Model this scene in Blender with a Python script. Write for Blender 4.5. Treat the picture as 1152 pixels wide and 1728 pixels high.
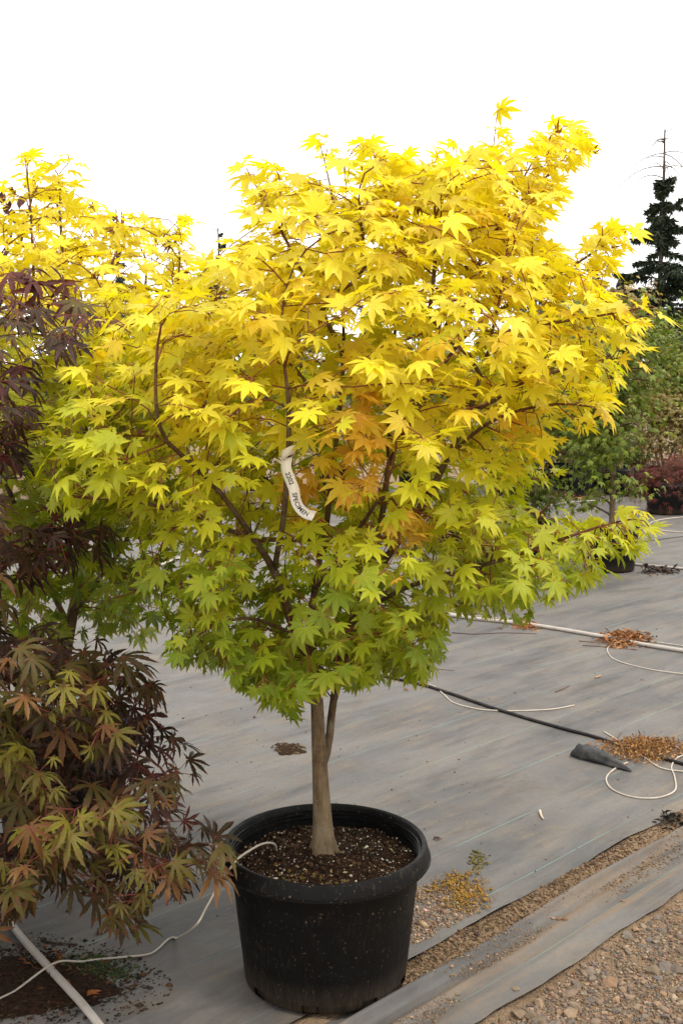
import bpy, math, random
import numpy as np
from mathutils import Matrix, Vector

for o in list(bpy.data.objects):
    bpy.data.objects.remove(o)
scene = bpy.context.scene
COL = scene.collection
R = math.radians

# ------------------------------------------------------------------ camera
EYE, PITCH, FPX = 1.6, R(6.7), 1900.0
cam = bpy.data.cameras.new('camera')
cam.sensor_fit = 'VERTICAL'
cam.sensor_height = 24.0
cam.lens = 24.0 * FPX / 1728.0
cam.clip_start, cam.clip_end = 0.05, 3000
camo = bpy.data.objects.new('camera', cam)
COL.objects.link(camo)
camo.location = (0, 0, EYE)
camo.rotation_euler = (math.pi / 2 - PITCH, 0, 0)
scene.camera = camo

# ------------------------------------------------------------------ sky, sun, exposure
SUN_EL, SUN_AZ = R(58), R(120)          # azimuth clockwise from +Y: right and a little behind the camera
world = bpy.data.worlds.new('World')
scene.world = world
world.use_nodes = True
nt = world.node_tree
nt.nodes.clear()
out = nt.nodes.new('ShaderNodeOutputWorld')
sky = nt.nodes.new('ShaderNodeTexSky')
sky.sky_type = 'NISHITA'
sky.sun_disc = False
sky.sun_elevation = SUN_EL
sky.sun_rotation = SUN_AZ
b1 = nt.nodes.new('ShaderNodeBackground'); b1.inputs['Strength'].default_value = 0.1
nt.links.new(sky.outputs[0], b1.inputs[0])
b2 = nt.nodes.new('ShaderNodeBackground'); b2.inputs['Strength'].default_value = 1.35
tc = nt.nodes.new('ShaderNodeTexCoord')
mp = nt.nodes.new('ShaderNodeMapping'); mp.inputs['Scale'].default_value = (1.2, 1.2, 3.5); mp.inputs['Location'].default_value = (1.4, 6.3, 2.0)
ns = nt.nodes.new('ShaderNodeTexNoise'); ns.inputs['Scale'].default_value = 1.1; ns.inputs['Detail'].default_value = 3
cr = nt.nodes.new('ShaderNodeValToRGB')
cr.color_ramp.elements[0].position = 0.26; cr.color_ramp.elements[0].color = (0.36, 0.363, 0.37, 1)
cr.color_ramp.elements[1].position = 0.58; cr.color_ramp.elements[1].color = (1.0, 0.985, 0.96, 1)
nt.links.new(tc.outputs['Generated'], mp.inputs[0]); nt.links.new(mp.outputs[0], ns.inputs['Vector'])
nt.links.new(ns.outputs['Fac'], cr.inputs[0]); nt.links.new(cr.outputs[0], b2.inputs[0])
mx = nt.nodes.new('ShaderNodeMixShader'); mx.inputs[0].default_value = 0.93
nt.links.new(b1.outputs[0], mx.inputs[1]); nt.links.new(b2.outputs[0], mx.inputs[2])
nt.links.new(mx.outputs[0], out.inputs[0])

sl = bpy.data.lights.new('sun', 'SUN')
sl.energy = 1.5
sl.angle = R(14)
sl.color = (1.0, 0.93, 0.82)
so = bpy.data.objects.new('sun', sl)
COL.objects.link(so)
sd = Vector((math.sin(SUN_AZ) * math.cos(SUN_EL), math.cos(SUN_AZ) * math.cos(SUN_EL), math.sin(SUN_EL)))
so.rotation_euler = sd.to_track_quat('Z', 'Y').to_euler()
so.location = (3, -3, 8)

scene.view_settings.view_transform = 'Standard'
scene.view_settings.look = 'None'
scene.view_settings.exposure = 0.8
scene.view_settings.gamma = 1.0
scene.view_settings.use_curve_mapping = False
scene.cycles.max_bounces = 8
scene.cycles.diffuse_bounces = 6
scene.cycles.transmission_bounces = 4
scene.cycles.glossy_bounces = 2

# ------------------------------------------------------------------ pixel helpers (photo pixels -> places)
FW = np.array([0, math.cos(PITCH), -math.sin(PITCH)])
UP = np.array([0, math.sin(PITCH), math.cos(PITCH)])
RT = np.array([1.0, 0, 0])
C0 = np.array([0, 0, EYE])
def ray(px, py):
    return FPX * FW + (px - 576) * RT + (864 - py) * UP
def g(px, py, z=0.0):                     # on the ground
    d = ray(px, py); return C0 + d * ((z - EYE) / d[2])
def aY(px, py, Y):                        # at distance Y
    d = ray(px, py); return C0 + d * (Y / d[1])
def proj(P):
    q = np.asarray(P) - C0
    dep = q @ FW
    return 576 + FPX * (q @ RT) / dep, 864 - FPX * (q @ UP) / dep, dep
E1 = np.array([1, 1, 0]) / math.sqrt(2)   # along the stitched lines of the ground cloth
E2 = np.array([1, -1, 0]) / math.sqrt(2)  # towards the gravel

# ------------------------------------------------------------------ mesh helpers
def new_mesh(name, V, F, col=None, uv=None, smooth=False):
    V = np.asarray(V, dtype=np.float32); 
    me = bpy.data.meshes.new(name)
    if isinstance(F, np.ndarray):
        k = F.shape[1]
        me.vertices.add(len(V)); me.vertices.foreach_set('co', V.ravel())
        me.loops.add(F.size); me.loops.foreach_set('vertex_index', F.astype(np.int32).ravel())
        me.polygons.add(len(F))
        me.polygons.foreach_set('loop_start', np.arange(0, F.size, k, dtype=np.int32))
        me.polygons.foreach_set('loop_total', np.full(len(F), k, dtype=np.int32))
        me.update(calc_edges=True)
    else:
        me.from_pydata([tuple(v) for v in V], [], F)
    if col is not None:
        a = me.color_attributes.new('col', 'FLOAT_COLOR', 'POINT')
        c = np.ones((len(V), 4), dtype=np.float32); c[:, :3] = col
        a.data.foreach_set('color', c.ravel())
    if uv is not None:
        a = me.attributes.new('luv', 'FLOAT_VECTOR', 'POINT')
        c = np.zeros((len(V), 3), dtype=np.float32); c[:, :uv.shape[1]] = uv
        a.data.foreach_set('vector', c.ravel())
    if smooth:
        me.polygons.foreach_set('use_smooth', np.ones(len(me.polygons), dtype=bool))
    me.validate()
    return me
def wl(o):
    return Vector(o.location) if o.type == 'EMPTY' else Vector((0, 0, 0))
def link(name, me, mat, parent=None):
    o = bpy.data.objects.new(name, me)
    if me is not None and mat is not None and len(me.materials) == 0:
        me.materials.append(mat)
    COL.objects.link(o)
    if parent is not None:
        o.parent = parent
        o.matrix_parent_inverse = Matrix.Translation(-wl(parent))
    return o
def tag(o, label=None, cat=None, group=None, kind=None):
    if label: o['label'] = label
    if cat: o['category'] = cat
    if group: o['group'] = group
    if kind: o['kind'] = kind
    return o
def empty(name, loc, label, cat, group=None):
    o = bpy.data.objects.new(name, None)
    o.empty_display_size = 0.05
    COL.objects.link(o); o.location = tuple(float(v) for v in loc)
    return tag(o, label, cat, group)

def catmull(pts, n=8):
    P = [np.asarray(p, float) for p in pts]
    P = [2 * P[0] - P[1]] + P + [2 * P[-1] - P[-2]]
    o = []
    for i in range(1, len(P) - 2):
        for k in range(n):
            t = k / n
            o.append(0.5 * (2 * P[i] + (P[i + 1] - P[i - 1]) * t + (2 * P[i - 1] - 5 * P[i] + 4 * P[i + 1] - P[i + 2]) * t * t
                            + (3 * P[i] - P[i - 1] - 3 * P[i + 1] + P[i + 2]) * t ** 3))
    o.append(P[-2])
    return np.array(o)
class Geo:
    def __init__(s): s.V = []; s.F = []; s.C = []; s.n = 0
    def add(s, V, F, c):
        V = np.asarray(V, float); F = np.asarray(F, int)
        s.V.append(V); s.F.append(F + s.n); s.n += len(V)
        c = np.asarray(c, float); s.C.append(np.broadcast_to(c, (len(V), 3)))
    def tube(s, P, rad, c, k=6, cap=True, lump=0.0):
        P = np.asarray(P, float); m = len(P)
        rad = np.broadcast_to(np.asarray(rad, float), (m,))
        T = np.gradient(P, axis=0); T /= np.linalg.norm(T, axis=1)[:, None] + 1e-9
        ref = np.array([0.3, 0.2, 1.0]) if abs(T[0][2]) < 0.8 else np.array([1.0, 0.2, 0.1])
        a = np.cross(T[0], ref); a /= np.linalg.norm(a)
        rings = []
        for i in range(m):
            a = a - T[i] * (a @ T[i]); a /= np.linalg.norm(a) + 1e-9
            b = np.cross(T[i], a)
            th = np.arange(k) * 2 * math.pi / k
            lm = 1.0 if not lump else (1 + lump * (np.sin(3 * th + i * 0.13) + 0.7 * np.sin(5 * th + 2 + i * 0.31) + 0.6 * np.sin(2 * th - i * 0.22)) * (1 + 2.2 * math.exp(-i / 1.3)))[:, None]
            rings.append(P[i] + rad[i] * lm * (np.cos(th)[:, None] * a + np.sin(th)[:, None] * b))
        V = np.concatenate(rings)
        i0 = np.arange(m - 1)[:, None] * k; j = np.arange(k)[None]; j2 = (j + 1) % k
        A, B, C, D = i0 + j, i0 + j2, i0 + k + j2, i0 + k + j
        F = np.concatenate([np.stack([A, B, C], -1).reshape(-1, 3), np.stack([A, C, D], -1).reshape(-1, 3)])
        if cap:
            V = np.concatenate([V, P[:1], P[-1:]]); e0 = m * k
            jj = np.arange(k); jn = (jj + 1) % k; o = (m - 1) * k
            F = np.concatenate([F, np.stack([np.full(k, e0), jn, jj], -1), np.stack([np.full(k, e0 + 1), o + jj, o + jn], -1)])
        c = np.asarray(c, float)
        if c.ndim == 2:
            c = np.repeat(c, k, axis=0)
            if cap: c = np.concatenate([c, c[:1], c[-1:]])
        s.add(V, F, c)
    def mesh(s, name, smooth=False):
        return new_mesh(name, np.concatenate(s.V), np.concatenate(s.F), np.concatenate(s.C), smooth=smooth)

# ------------------------------------------------------------------ materials
class NT:
    def __init__(s, name):
        s.m = bpy.data.materials.new(name); s.m.use_nodes = True
        s.t = s.m.node_tree; s.t.nodes.clear()
        s.out = s.n('ShaderNodeOutputMaterial')
    def n(s, typ, **kw):
        n = s.t.nodes.new(typ)
        for k, v in kw.items(): setattr(n, k, v)
        return n
    def set(s, sock, v):
        if isinstance(v, bpy.types.NodeSocket): s.t.links.new(v, sock)
        elif isinstance(v, (tuple, list)) and len(v) == 3 and sock.type == 'RGBA': sock.default_value = (*v, 1)
        else: sock.default_value = v
    def math(s, op, a, b=0.0, c=None, clamp=False):
        n = s.n('ShaderNodeMath', operation=op, use_clamp=clamp)
        s.set(n.inputs[0], a); s.set(n.inputs[1], b)
        if c is not None: s.set(n.inputs[2], c)
        return n.outputs[0]
    def mix(s, f, a, b, blend='MIX'):
        n = s.n('ShaderNodeMix', data_type='RGBA', blend_type=blend)
        s.set(n.inputs[0], f); s.set(n.inputs[6], a); s.set(n.inputs[7], b)
        return n.outputs[2]
    def ramp(s, f, a, b, lo=0.0, hi=1.0):
        n = s.n('ShaderNodeMapRange', clamp=True); s.set(n.inputs[0], f)
        s.set(n.inputs[1], a); s.set(n.inputs[2], b); s.set(n.inputs[3], lo); s.set(n.inputs[4], hi)
        return n.outputs[0]
    def noise(s, vec, scale, detail=3.0, rough=0.55, dist=0.0):
        n = s.n('ShaderNodeTexNoise')
        if vec is not None: s.set(n.inputs['Vector'], vec)
        n.inputs['Scale'].default_value = scale; n.inputs['Detail'].default_value = detail
        n.inputs['Roughness'].default_value = rough; n.inputs['Distortion'].default_value = dist
        return n.outputs['Fac']
    def pos(s): return s.n('ShaderNodeNewGeometry').outputs['Position']
    def mapping(s, vec, scale=(1, 1, 1), rot=(0, 0, 0), loc=(0, 0, 0)):
        n = s.n('ShaderNodeMapping'); s.set(n.inputs[0], vec)
        n.inputs['Location'].default_value = loc; n.inputs['Rotation'].default_value = rot; n.inputs['Scale'].default_value = scale
        return n.outputs[0]
    def attr(s, name): return s.n('ShaderNodeAttribute', attribute_name=name)
    def bump(s, h, strength=0.3, dist=0.01):
        n = s.n('ShaderNodeBump'); n.inputs['Strength'].default_value = strength; n.inputs['Distance'].default_value = dist
        s.set(n.inputs['Height'], h); return n.outputs[0]
    def bsdf(s, col, rough=0.6, spec=0.4, normal=None):
        p = s.n('ShaderNodeBsdfPrincipled')
        s.set(p.inputs['Base Color'], col); s.set(p.inputs['Roughness'], rough)
        p.inputs['Specular IOR Level'].default_value = spec
        if normal is not None: s.set(p.inputs['Normal'], normal)
        return p.outputs[0]
    def done(s, sh):
        s.t.links.new(sh, s.out.inputs['Surface']); return s.m

def leaf_material(name, per_object, vein, vein_amt, tip, tip_amt, rough=0.45, trans=0.48, mottle=0.25, tgain=(1.1, 1.0, 0.5), spec=0.35):
    m = NT(name)
    if per_object: base = m.n('ShaderNodeObjectInfo').outputs['Color']
    else: base = m.attr('col').outputs['Color']
    sep = m.n('ShaderNodeSeparateXYZ'); m.set(sep.inputs[0], m.attr('luv').outputs['Vector'])
    u, v = sep.outputs[0], sep.outputs[1]
    p = m.pos()
    nz = m.noise(p, 55, 1.5)
    c = m.mix(m.ramp(nz, 0.35, 0.7, 0, mottle), base, m.mix(0.5, base, tip))
    nz2 = m.noise(p, 9, 0)
    c = m.mix(m.ramp(m.math('MULTIPLY', v, m.ramp(nz2, 0.3, 0.7, 0.4, 1.3)), 0.55, 1.0, 0, tip_amt), c, tip)
    c = m.mix(m.ramp(u, 0.05, 0.14, vein_amt, 0), c, vein)
    spot = m.ramp(m.noise(p, 170, 1), 0.70, 0.76, 0, 0.5)
    c = m.mix(spot, c, (0.14, 0.06, 0.015))
    nrm = m.bump(m.ramp(u, 0.0, 0.3, 0, 1), 0.30, 0.003)
    pr = m.bsdf(c, rough, spec, nrm)
    tr = m.n('ShaderNodeBsdfTranslucent'); m.set(tr.inputs[0], m.mix(1.0, c, tgain, 'MULTIPLY'))
    ms = m.n('ShaderNodeMixShader'); ms.inputs[0].default_value = trans
    m.t.links.new(pr, ms.inputs[1]); m.t.links.new(tr.outputs[0], ms.inputs[2])
    return m.done(ms.outputs[0])

M = {}
for nm, po in (('', False), ('_single', True)):
    M['leaf_yellow' + nm] = leaf_material('leaf_yellow' + nm, po, (0.80, 0.70, 0.14), 0.30, (0.76, 0.52, 0.03), 0.22, tgain=(1.04, 1.04, 0.35), mottle=0.15)
    M['leaf_dark' + nm] = leaf_material('leaf_dark' + nm, po, (0.25, 0.04, 0.04), 0.75, (0.085, 0.032, 0.026), 0.7, rough=0.5, trans=0.22, mottle=0.55, tgain=(1.1, 1, 0.5), spec=0.22)
    M['leaf_green' + nm] = leaf_material('leaf_green' + nm, po, (0.30, 0.34, 0.08), 0.3, (0.25, 0.16, 0.02), 0.2, trans=0.3, tgain=(1.2, 1.2, 0.4), spec=0.2)

m = NT('bark')
p = m.pos(); c = m.attr('col').outputs['Color']
n1 = m.noise(m.mapping(p, (60, 60, 14)), 1.0, 5, 0.65); n2 = m.noise(p, 18, 3)
n3 = m.noise(m.mapping(p, (26, 26, 6), loc=(2, 5, 1)), 1.0, 5, 0.7)
cc = m.mix(m.ramp(n1, 0.38, 0.66, 0, 0.85), c, m.mix(1.0, c, (0.38, 0.34, 0.30), 'MULTIPLY'))
cc = m.mix(m.ramp(n3, 0.48, 0.66, 0, 0.7), cc, m.mix(1.0, c, (0.40, 0.42, 0.34), 'MULTIPLY'))
cc = m.mix(m.ramp(n2, 0.45, 0.7, 0, 0.5), cc, (0.24, 0.195, 0.125))
cc = m.mix(m.ramp(m.noise(p, 150, 3, 0.7), 0.60, 0.72, 0, 0.45), cc, (0.36, 0.30, 0.22))
M['bark'] = m.done(m.bsdf(cc, 0.75, 0.25, m.bump(m.math('ADD', n1, m.math('MULTIPLY', n2, 0.6)), 0.9, 0.010)))

m = NT('twig_bark')
M['twig'] = m.done(m.bsdf(m.attr('col').outputs['Color'], 0.6, 0.3))

def pot_material(name, dust):
    m = NT(name)
    tcn = m.pos()
    st = m.noise(m.mapping(tcn, (130, 130, 14)), 1.0, 4, 0.7)
    sp = m.noise(tcn, 110, 3, 0.6)
    big = m.noise(tcn, 5, 3)
    sep = m.n('ShaderNodeSeparateXYZ'); m.set(sep.inputs[0], tcn)
    low = m.ramp(sep.outputs[2], 0.0, 0.10, 0.34, 0.0)
    d = m.math('MULTIPLY', m.ramp(st, 0.54, 0.70, 0, 1), m.ramp(big, 0.45, 0.7, 0.05, 1))
    d = m.math('MAXIMUM', d, m.math('MULTIPLY', m.ramp(sp, 0.645, 0.70, 0, 1), 1.6))
    d = m.math('ADD', m.math('MULTIPLY', d, dust), m.math('MULTIPLY', low, m.ramp(st, 0.3, 0.6, 0.3, 0.9)), clamp=True)
    c = m.mix(d, (0.0035, 0.0034, 0.0036), (0.13, 0.095, 0.06))
    r = m.ramp(m.noise(tcn, 30, 3), 0.3, 0.7, 0.38, 0.6)
    return m.done(m.bsdf(c, r, 0.15, m.bump(m.noise(tcn, 60, 3), 0.12, 0.003)))
M['pot'] = pot_material('black_plastic', 0.22)
M['pot_rim'] = pot_material('black_plastic_rim', 0.45)

m = NT('potting_soil')
p = m.pos()
n1 = m.noise(p, 70, 5, 0.7); n2 = m.noise(p, 260, 3)
c = m.mix(m.ramp(n1, 0.35, 0.65), (0.012, 0.007, 0.004), (0.065, 0.032, 0.016))
M['soil'] = m.done(m.bsdf(c, 0.95, 0.1, m.bump(m.math('ADD', n1, n2), 1.0, 0.012)))

m = NT('crumb')
p = m.pos()
c = m.attr('col').outputs['Color']
c = m.mix(m.ramp(m.noise(p, 120, 3), 0.3, 0.7, 0, 0.5), c, m.mix(1.0, c, (0.45, 0.42, 0.4), 'MULTIPLY'))
M['crumb'] = m.done(m.bsdf(c, 0.85, 0.2, m.bump(m.noise(p, 200, 3), 0.4, 0.003)))
m = NT('stone_rock')
p = m.pos(); c = m.n('ShaderNodeObjectInfo').outputs['Color']
c = m.mix(m.ramp(m.noise(p, 40, 4, 0.6), 0.35, 0.65, 0, 0.55), c, m.mix(1.0, c, (0.5, 0.46, 0.42), 'MULTIPLY'))
c = m.mix(m.ramp(m.noise(p, 16, 3), 0.5, 0.7, 0, 0.6), c, (0.20, 0.13, 0.07))
M['stone'] = m.done(m.bsdf(c, 0.85, 0.25, m.bump(m.noise(p, 90, 4), 0.6, 0.006)))

def cloth_material(name, dirt):
    m = NT(name)
    p = m.pos()
    q = m.mapping(p, rot=(0, 0, R(-45)))          # x along the stitched lines, y across them
    sep = m.n('ShaderNodeSeparateXYZ'); m.set(sep.inputs[0], q)
    x, y = sep.outputs[0], sep.outputs[1]
    streak = m.noise(m.mapping(q, (0.8, 4.2, 1)), 1.0, 6, 0.65, 0.6)
    streak2 = m.noise(m.mapping(q, (2.0, 13, 1), loc=(4, 2, 0)), 1.0, 5, 0.7, 0.6)
    patch = m.noise(q, 1.3, 6, 0.62, 0.5); patch2 = m.noise(q, 3.1, 6, 0.68, 0.4); patch3 = m.noise(q, 9.0, 5, 0.7)
    fine = m.noise(q, 60, 4, 0.7)
    c = m.mix(m.ramp(patch, 0.3, 0.7), (0.055, 0.055, 0.057), (0.142, 0.134, 0.125))
    c = m.mix(m.ramp(streak, 0.42, 0.68, 0, 0.7), c, (0.190, 0.174, 0.155))
    c = m.mix(m.ramp(patch3, 0.40, 0.72, 0, 0.35), c, (0.150, 0.128, 0.105))
    dust = m.math('MULTIPLY', m.ramp(streak2, 0.45, 0.66), m.ramp(patch2, 0.42, 0.60))
    c = m.mix(m.math('MULTIPLY', dust, 0.62), c, (0.225, 0.170, 0.112))
    c = m.mix(m.ramp(m.noise(m.mapping(q, loc=(5, 8, 0)), 2.3, 6, 0.7, 0.8), 0.58, 0.70, 0, 0.55), c, (0.105, 0.078, 0.055))
    if dirt:
        band = m.noise(m.mapping(q, (0.9, 16, 1), loc=(1, 7, 0)), 1.0, 6, 0.7, 0.5)
        c = m.mix(m.ramp(band, 0.47, 0.62, 0, 0.85), c, (0.19, 0.128, 0.075))
    c = m.mix(m.ramp(m.noise(m.mapping(q, (1.1, 5, 1), loc=(9, 1, 0)), 1.0, 5, 0.65), 0.52, 0.70, 0, 0.75), c, (0.040, 0.038, 0.040))
    c = m.mix(m.ramp(fine, 0.35, 0.7, 0.0, 0.30), c, (0.072, 0.066, 0.060))
    c = m.mix(m.ramp(m.noise(q, 110, 3, 0.6), 0.66, 0.74, 0, 0.55), c, (0.04, 0.03, 0.025))
    c = m.mix(m.ramp(m.noise(m.mapping(q, loc=(3, 3, 0)), 70, 3, 0.6), 0.68, 0.74, 0, 0.6), c, (0.26, 0.21, 0.15))
    wob = m.math('MULTIPLY', m.math('SUBTRACT', m.noise(m.mapping(q, (0.6, 0.2, 1)), 1.0, 2), 0.5), 0.03)
    fr = m.math('FRACT', m.math('DIVIDE', m.math('ADD', m.math('ADD', y, wob), 40.055), 0.305))
    ln = m.math('LESS_THAN', fr, 0.0115)
    ln = m.math('MULTIPLY', ln, m.ramp(m.noise(m.mapping(q, (2.2, 1.2, 1)), 1.0, 4, 0.7), 0.36, 0.60, 0.02, 0.8))
    c = m.mix(ln, c, (0.15, 0.27, 0.235))
    weave = m.n('ShaderNodeTexWave'); m.set(weave.inputs[0], q); weave.inputs['Scale'].default_value = 150; weave.bands_direction = 'X'
    h = m.math('ADD', m.math('MULTIPLY', streak2, 1.0), m.math('ADD', m.math('MULTIPLY', fine, 0.5), m.math('MULTIPLY', weave.outputs['Fac'], 0.12)))
    h = m.math('ADD', h, m.math('MULTIPLY', patch3, 0.8))
    return m.done(m.bsdf(c, m.ramp(patch2, 0.3, 0.7, 0.5, 0.75), 0.4, m.bump(h, 0.40, 0.012)))
M['cloth'] = cloth_material('ground_cloth', False)
M['cloth_dirty'] = cloth_material('dusty_ground_cloth', True)
m = NT('black_cloth')
p = m.pos()
c = m.mix(m.ramp(m.noise(p, 25, 4), 0.4, 0.7), (0.012, 0.012, 0.013), (0.045, 0.042, 0.040))
M['black_cloth'] = m.done(m.bsdf(c, 0.6, 0.35, m.bump(m.noise(p, 40, 3), 0.4, 0.006)))

m = NT('bare_ground')
p = m.pos()
n1 = m.noise(p, 2.2, 5, 0.6); n2 = m.noise(p, 45, 5, 0.7); n3 = m.noise(p, 160, 3)
c = m.mix(m.ramp(n1, 0.3, 0.7), (0.23, 0.155, 0.092), (0.33, 0.23, 0.145))
c = m.mix(m.ramp(n2, 0.4, 0.65, 0, 0.7), c, (0.12, 0.082, 0.055))
c = m.mix(m.ramp(n3, 0.62, 0.7, 0, 0.7), c, (0.38, 0.31, 0.24))
M['ground'] = m.done(m.bsdf(c, 0.95, 0.15, m.bump(m.math('ADD', n2, n3), 0.8, 0.015)))

def plain(name, col, rough, spec=0.4, dirt=(0.2, 0.15, 0.1), amt=0.3, scale=25):
    m = NT(name); p = m.pos()
    c = m.mix(m.ramp(m.noise(p, scale, 4), 0.45, 0.7, 0, amt), col, dirt)
    return m.done(m.bsdf(c, rough, spec))
M['white_tube'] = plain('white_tube', (0.46, 0.41, 0.34), 0.45, 0.4, (0.30, 0.22, 0.14), 0.45)
M['pvc'] = plain('pvc_pipe', (0.40, 0.36, 0.32), 0.4, 0.4, (0.26, 0.18, 0.12), 0.4)
M['black_hose'] = plain('black_hose', (0.010, 0.009, 0.009), 0.5, 0.25, (0.07, 0.05, 0.04), 0.4)
M['tag'] = plain('tag_vinyl', (0.82, 0.79, 0.72), 0.45, 0.4, (0.6, 0.52, 0.38), 0.15)
M['ink'] = plain('tag_ink', (0.02, 0.02, 0.022), 0.6)
M['dry'] = M['crumb']

# ------------------------------------------------------------------ leaf shapes
def leaf_template(seed, lobes, sinus, edge, droop, fold, jit=3.0, twist=0.1):
    rg = np.random.RandomState(seed)
    L = [(math.radians(a + rg.uniform(-jit, jit)), l * rg.uniform(0.94, 1.06)) for a, l in lobes]
    L.sort()
    V = [(0, 0, 0)]; UV = [(0, 0)]; F = []
    def add(r, a, lat, u, v, lz):
        x = r * math.sin(a) + lat * math.cos(a); y = r * math.cos(a) - lat * math.sin(a)
        rr = math.hypot(x, y)
        z = fold * abs(lat) - droop * rr * rr + lz * rr
        V.append((x, y, z)); UV.append((u, v)); return len(V) - 1
    lz = [rg.uniform(-twist, twist) for _ in L]
    S = [add(0.10, L[0][0] - 0.75, 0, 1, 0, 0)]
    for i in range(len(L) - 1):
        S.append(add(sinus * min(L[i][1], L[i + 1][1]) * rg.uniform(0.92, 1.08), (L[i][0] + L[i + 1][0]) / 2, 0, 1, sinus, 0.03))
    S.append(add(0.10, L[-1][0] + 0.75, 0, 1, 0, 0))
    for i, (a, l) in enumerate(L):
        A = add(0.52 * l, a, 0, 0, 0.52, lz[i]); T = add(l, a + rg.uniform(-0.05, 0.05), 0, 0, 1.0, lz[i])
        ed = edge if l > 0.55 else edge[:1]
        for sgn, s in ((-1, S[i]), (1, S[i + 1])):
            prev = s
            tri = [(0, s, A)]
            for t, w in ed:
                e = add(t * l, a, sgn * w * l, 1, t, lz[i])
                tri.append((prev, e, A)); prev = e
            tri.append((prev, T, A))
            F += [q if sgn < 0 else (q[0], q[2], q[1]) for q in tri]
    F = [(q[0], q[2], q[1]) for q in F]
    return np.array(V, float), np.array(F), np.array(UV, float)
LOB7 = [(0, 1.0), (34, .96), (-34, .96), (70, .82), (-70, .82), (112, .50), (-112, .50)]
LOB5 = [(0, 1.0), (38, .9), (-38, .9), (82, .62), (-82, .62)]
PLAIN = [(0.52, 0.150), (0.78, 0.072)]
SERR = [(t, w * 0.86) for t, w in [(0.36, .085), (0.44, 0.115), (0.47, 0.095), (0.58, 0.135), (0.61, 0.105), (0.72, 0.11), (0.75, 0.075), (0.87, 0.055)]]
T_MAPLE = [leaf_template(10 + i, LOB7, 0.35, PLAIN, d, f, twist=tw) for i, (d, f, tw) in enumerate(
    [(.05, .2, .05), (.12, .25, .10), (.20, .2, .12), (.10, .40, .12), (.30, .35, .18), (.02, .15, .16), (.16, .15, .22), (.45, .4, .2)])]
T_DARK = [leaf_template(40 + i, LOB7, 0.22, SERR, d, f, jit=4, twist=tw) for i, (d, f, tw) in enumerate(
    [(.15, .3, .1), (.30, .4, .15), (.45, .35, .2), (.25, .2, .25), (.6, .5, .2), (.35, .6, .3)])]
T_SMALL = [leaf_template(70 + i, LOB5, 0.4, [(0.55, 0.17)], .2 + .1 * i, .25, twist=.15) for i in range(4)]
T_LACE = [leaf_template(80 + i, [(0, 1), (28, .95), (-28, .95), (58, .85), (-58, .85)], 0.12, [(0.5, 0.055)], .4 + .15 * i, .2, twist=.2) for i in range(3)]
T_DEAD = [leaf_template(90 + i, LOB5, 0.4, [(0.55, 0.18)], 1.0 + .4 * i, 1.2, jit=14, twist=.7) for i in range(3)]

def frames(normals, axes):
    z = normals / (np.linalg.norm(normals, axis=1)[:, None] + 1e-9)
    y = axes - z * (axes * z).sum(1)[:, None]
    y /= np.linalg.norm(y, axis=1)[:, None] + 1e-9
    x = np.cross(y, z)
    return np.stack([x, y, z], -1)                # columns
def joined_leaves(name, tmpl, P, Rm, S, Cc, tid):
    VV, FF, CC, UU = [], [], [], []; n = 0
    for k, (V, F, U) in enumerate(tmpl):
        I = np.where(tid == k)[0]
        if len(I) == 0: continue
        W = np.einsum('nij,vj->nvi', Rm[I], V) * S[I][:, None, None] + P[I][:, None, :]
        m = len(V)
        VV.append(W.reshape(-1, 3))
        FF.append((F[None] + (np.arange(len(I)) * m)[:, None, None] + n).reshape(-1, 3)); n += len(I) * m
        CC.append(np.repeat(Cc[I], m, axis=0)); UU.append(np.tile(U, (len(I), 1)))
    return new_mesh(name, np.concatenate(VV), np.concatenate(FF), np.concatenate(CC), np.concatenate(UU))
_leaf_mesh = {}
def foliage(root, tmpl, key, P, Rm, S, Cc, tid, mat, n_single, part='leaf', rest='foliage', cell=26):
    """the n_single leaves that show largest become parts of their own, the others one part"""
    px, py, dep = proj(P)
    inf = (px > 0) & (px < 1152) & (py > 0) & (py < 1728)
    order = np.argsort(dep)
    seen = {}; pick = []
    for i in order:
        if not inf[i]: continue
        k = (int(px[i] // cell), int(py[i] // cell))
        if k in seen: continue
        seen[k] = 1; pick.append(i)
    pick = sorted(pick, key=lambda i: -S[i] / dep[i])[:n_single]
    mask = np.ones(len(P), bool)
    if pick: mask[np.array(pick)] = False
    for i in pick:
        kk = (key, int(tid[i]))
        if kk not in _leaf_mesh:
            V, F, U = tmpl[tid[i]]
            me = new_mesh('leaf_' + key, V, F, None, U); me.materials.append(M[mat + '_single']); _leaf_mesh[kk] = me
        o = link(part, _leaf_mesh[kk], None, root)
        o.color = (*[float(v) for v in Cc[i]], 1)
        mm = Matrix(Rm[i].tolist()).to_4x4(); s = float(S[i])
        o.matrix_basis = Matrix.Translation(P[i].tolist()) @ mm @ Matrix.Diagonal((s, s, s, 1))
    if mask.any():
        o = link(rest, joined_leaves(rest, tmpl, P[mask], Rm[mask], S[mask], Cc[mask], tid[mask]), M[mat], root)
        tag(o, kind='stuff')

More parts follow.
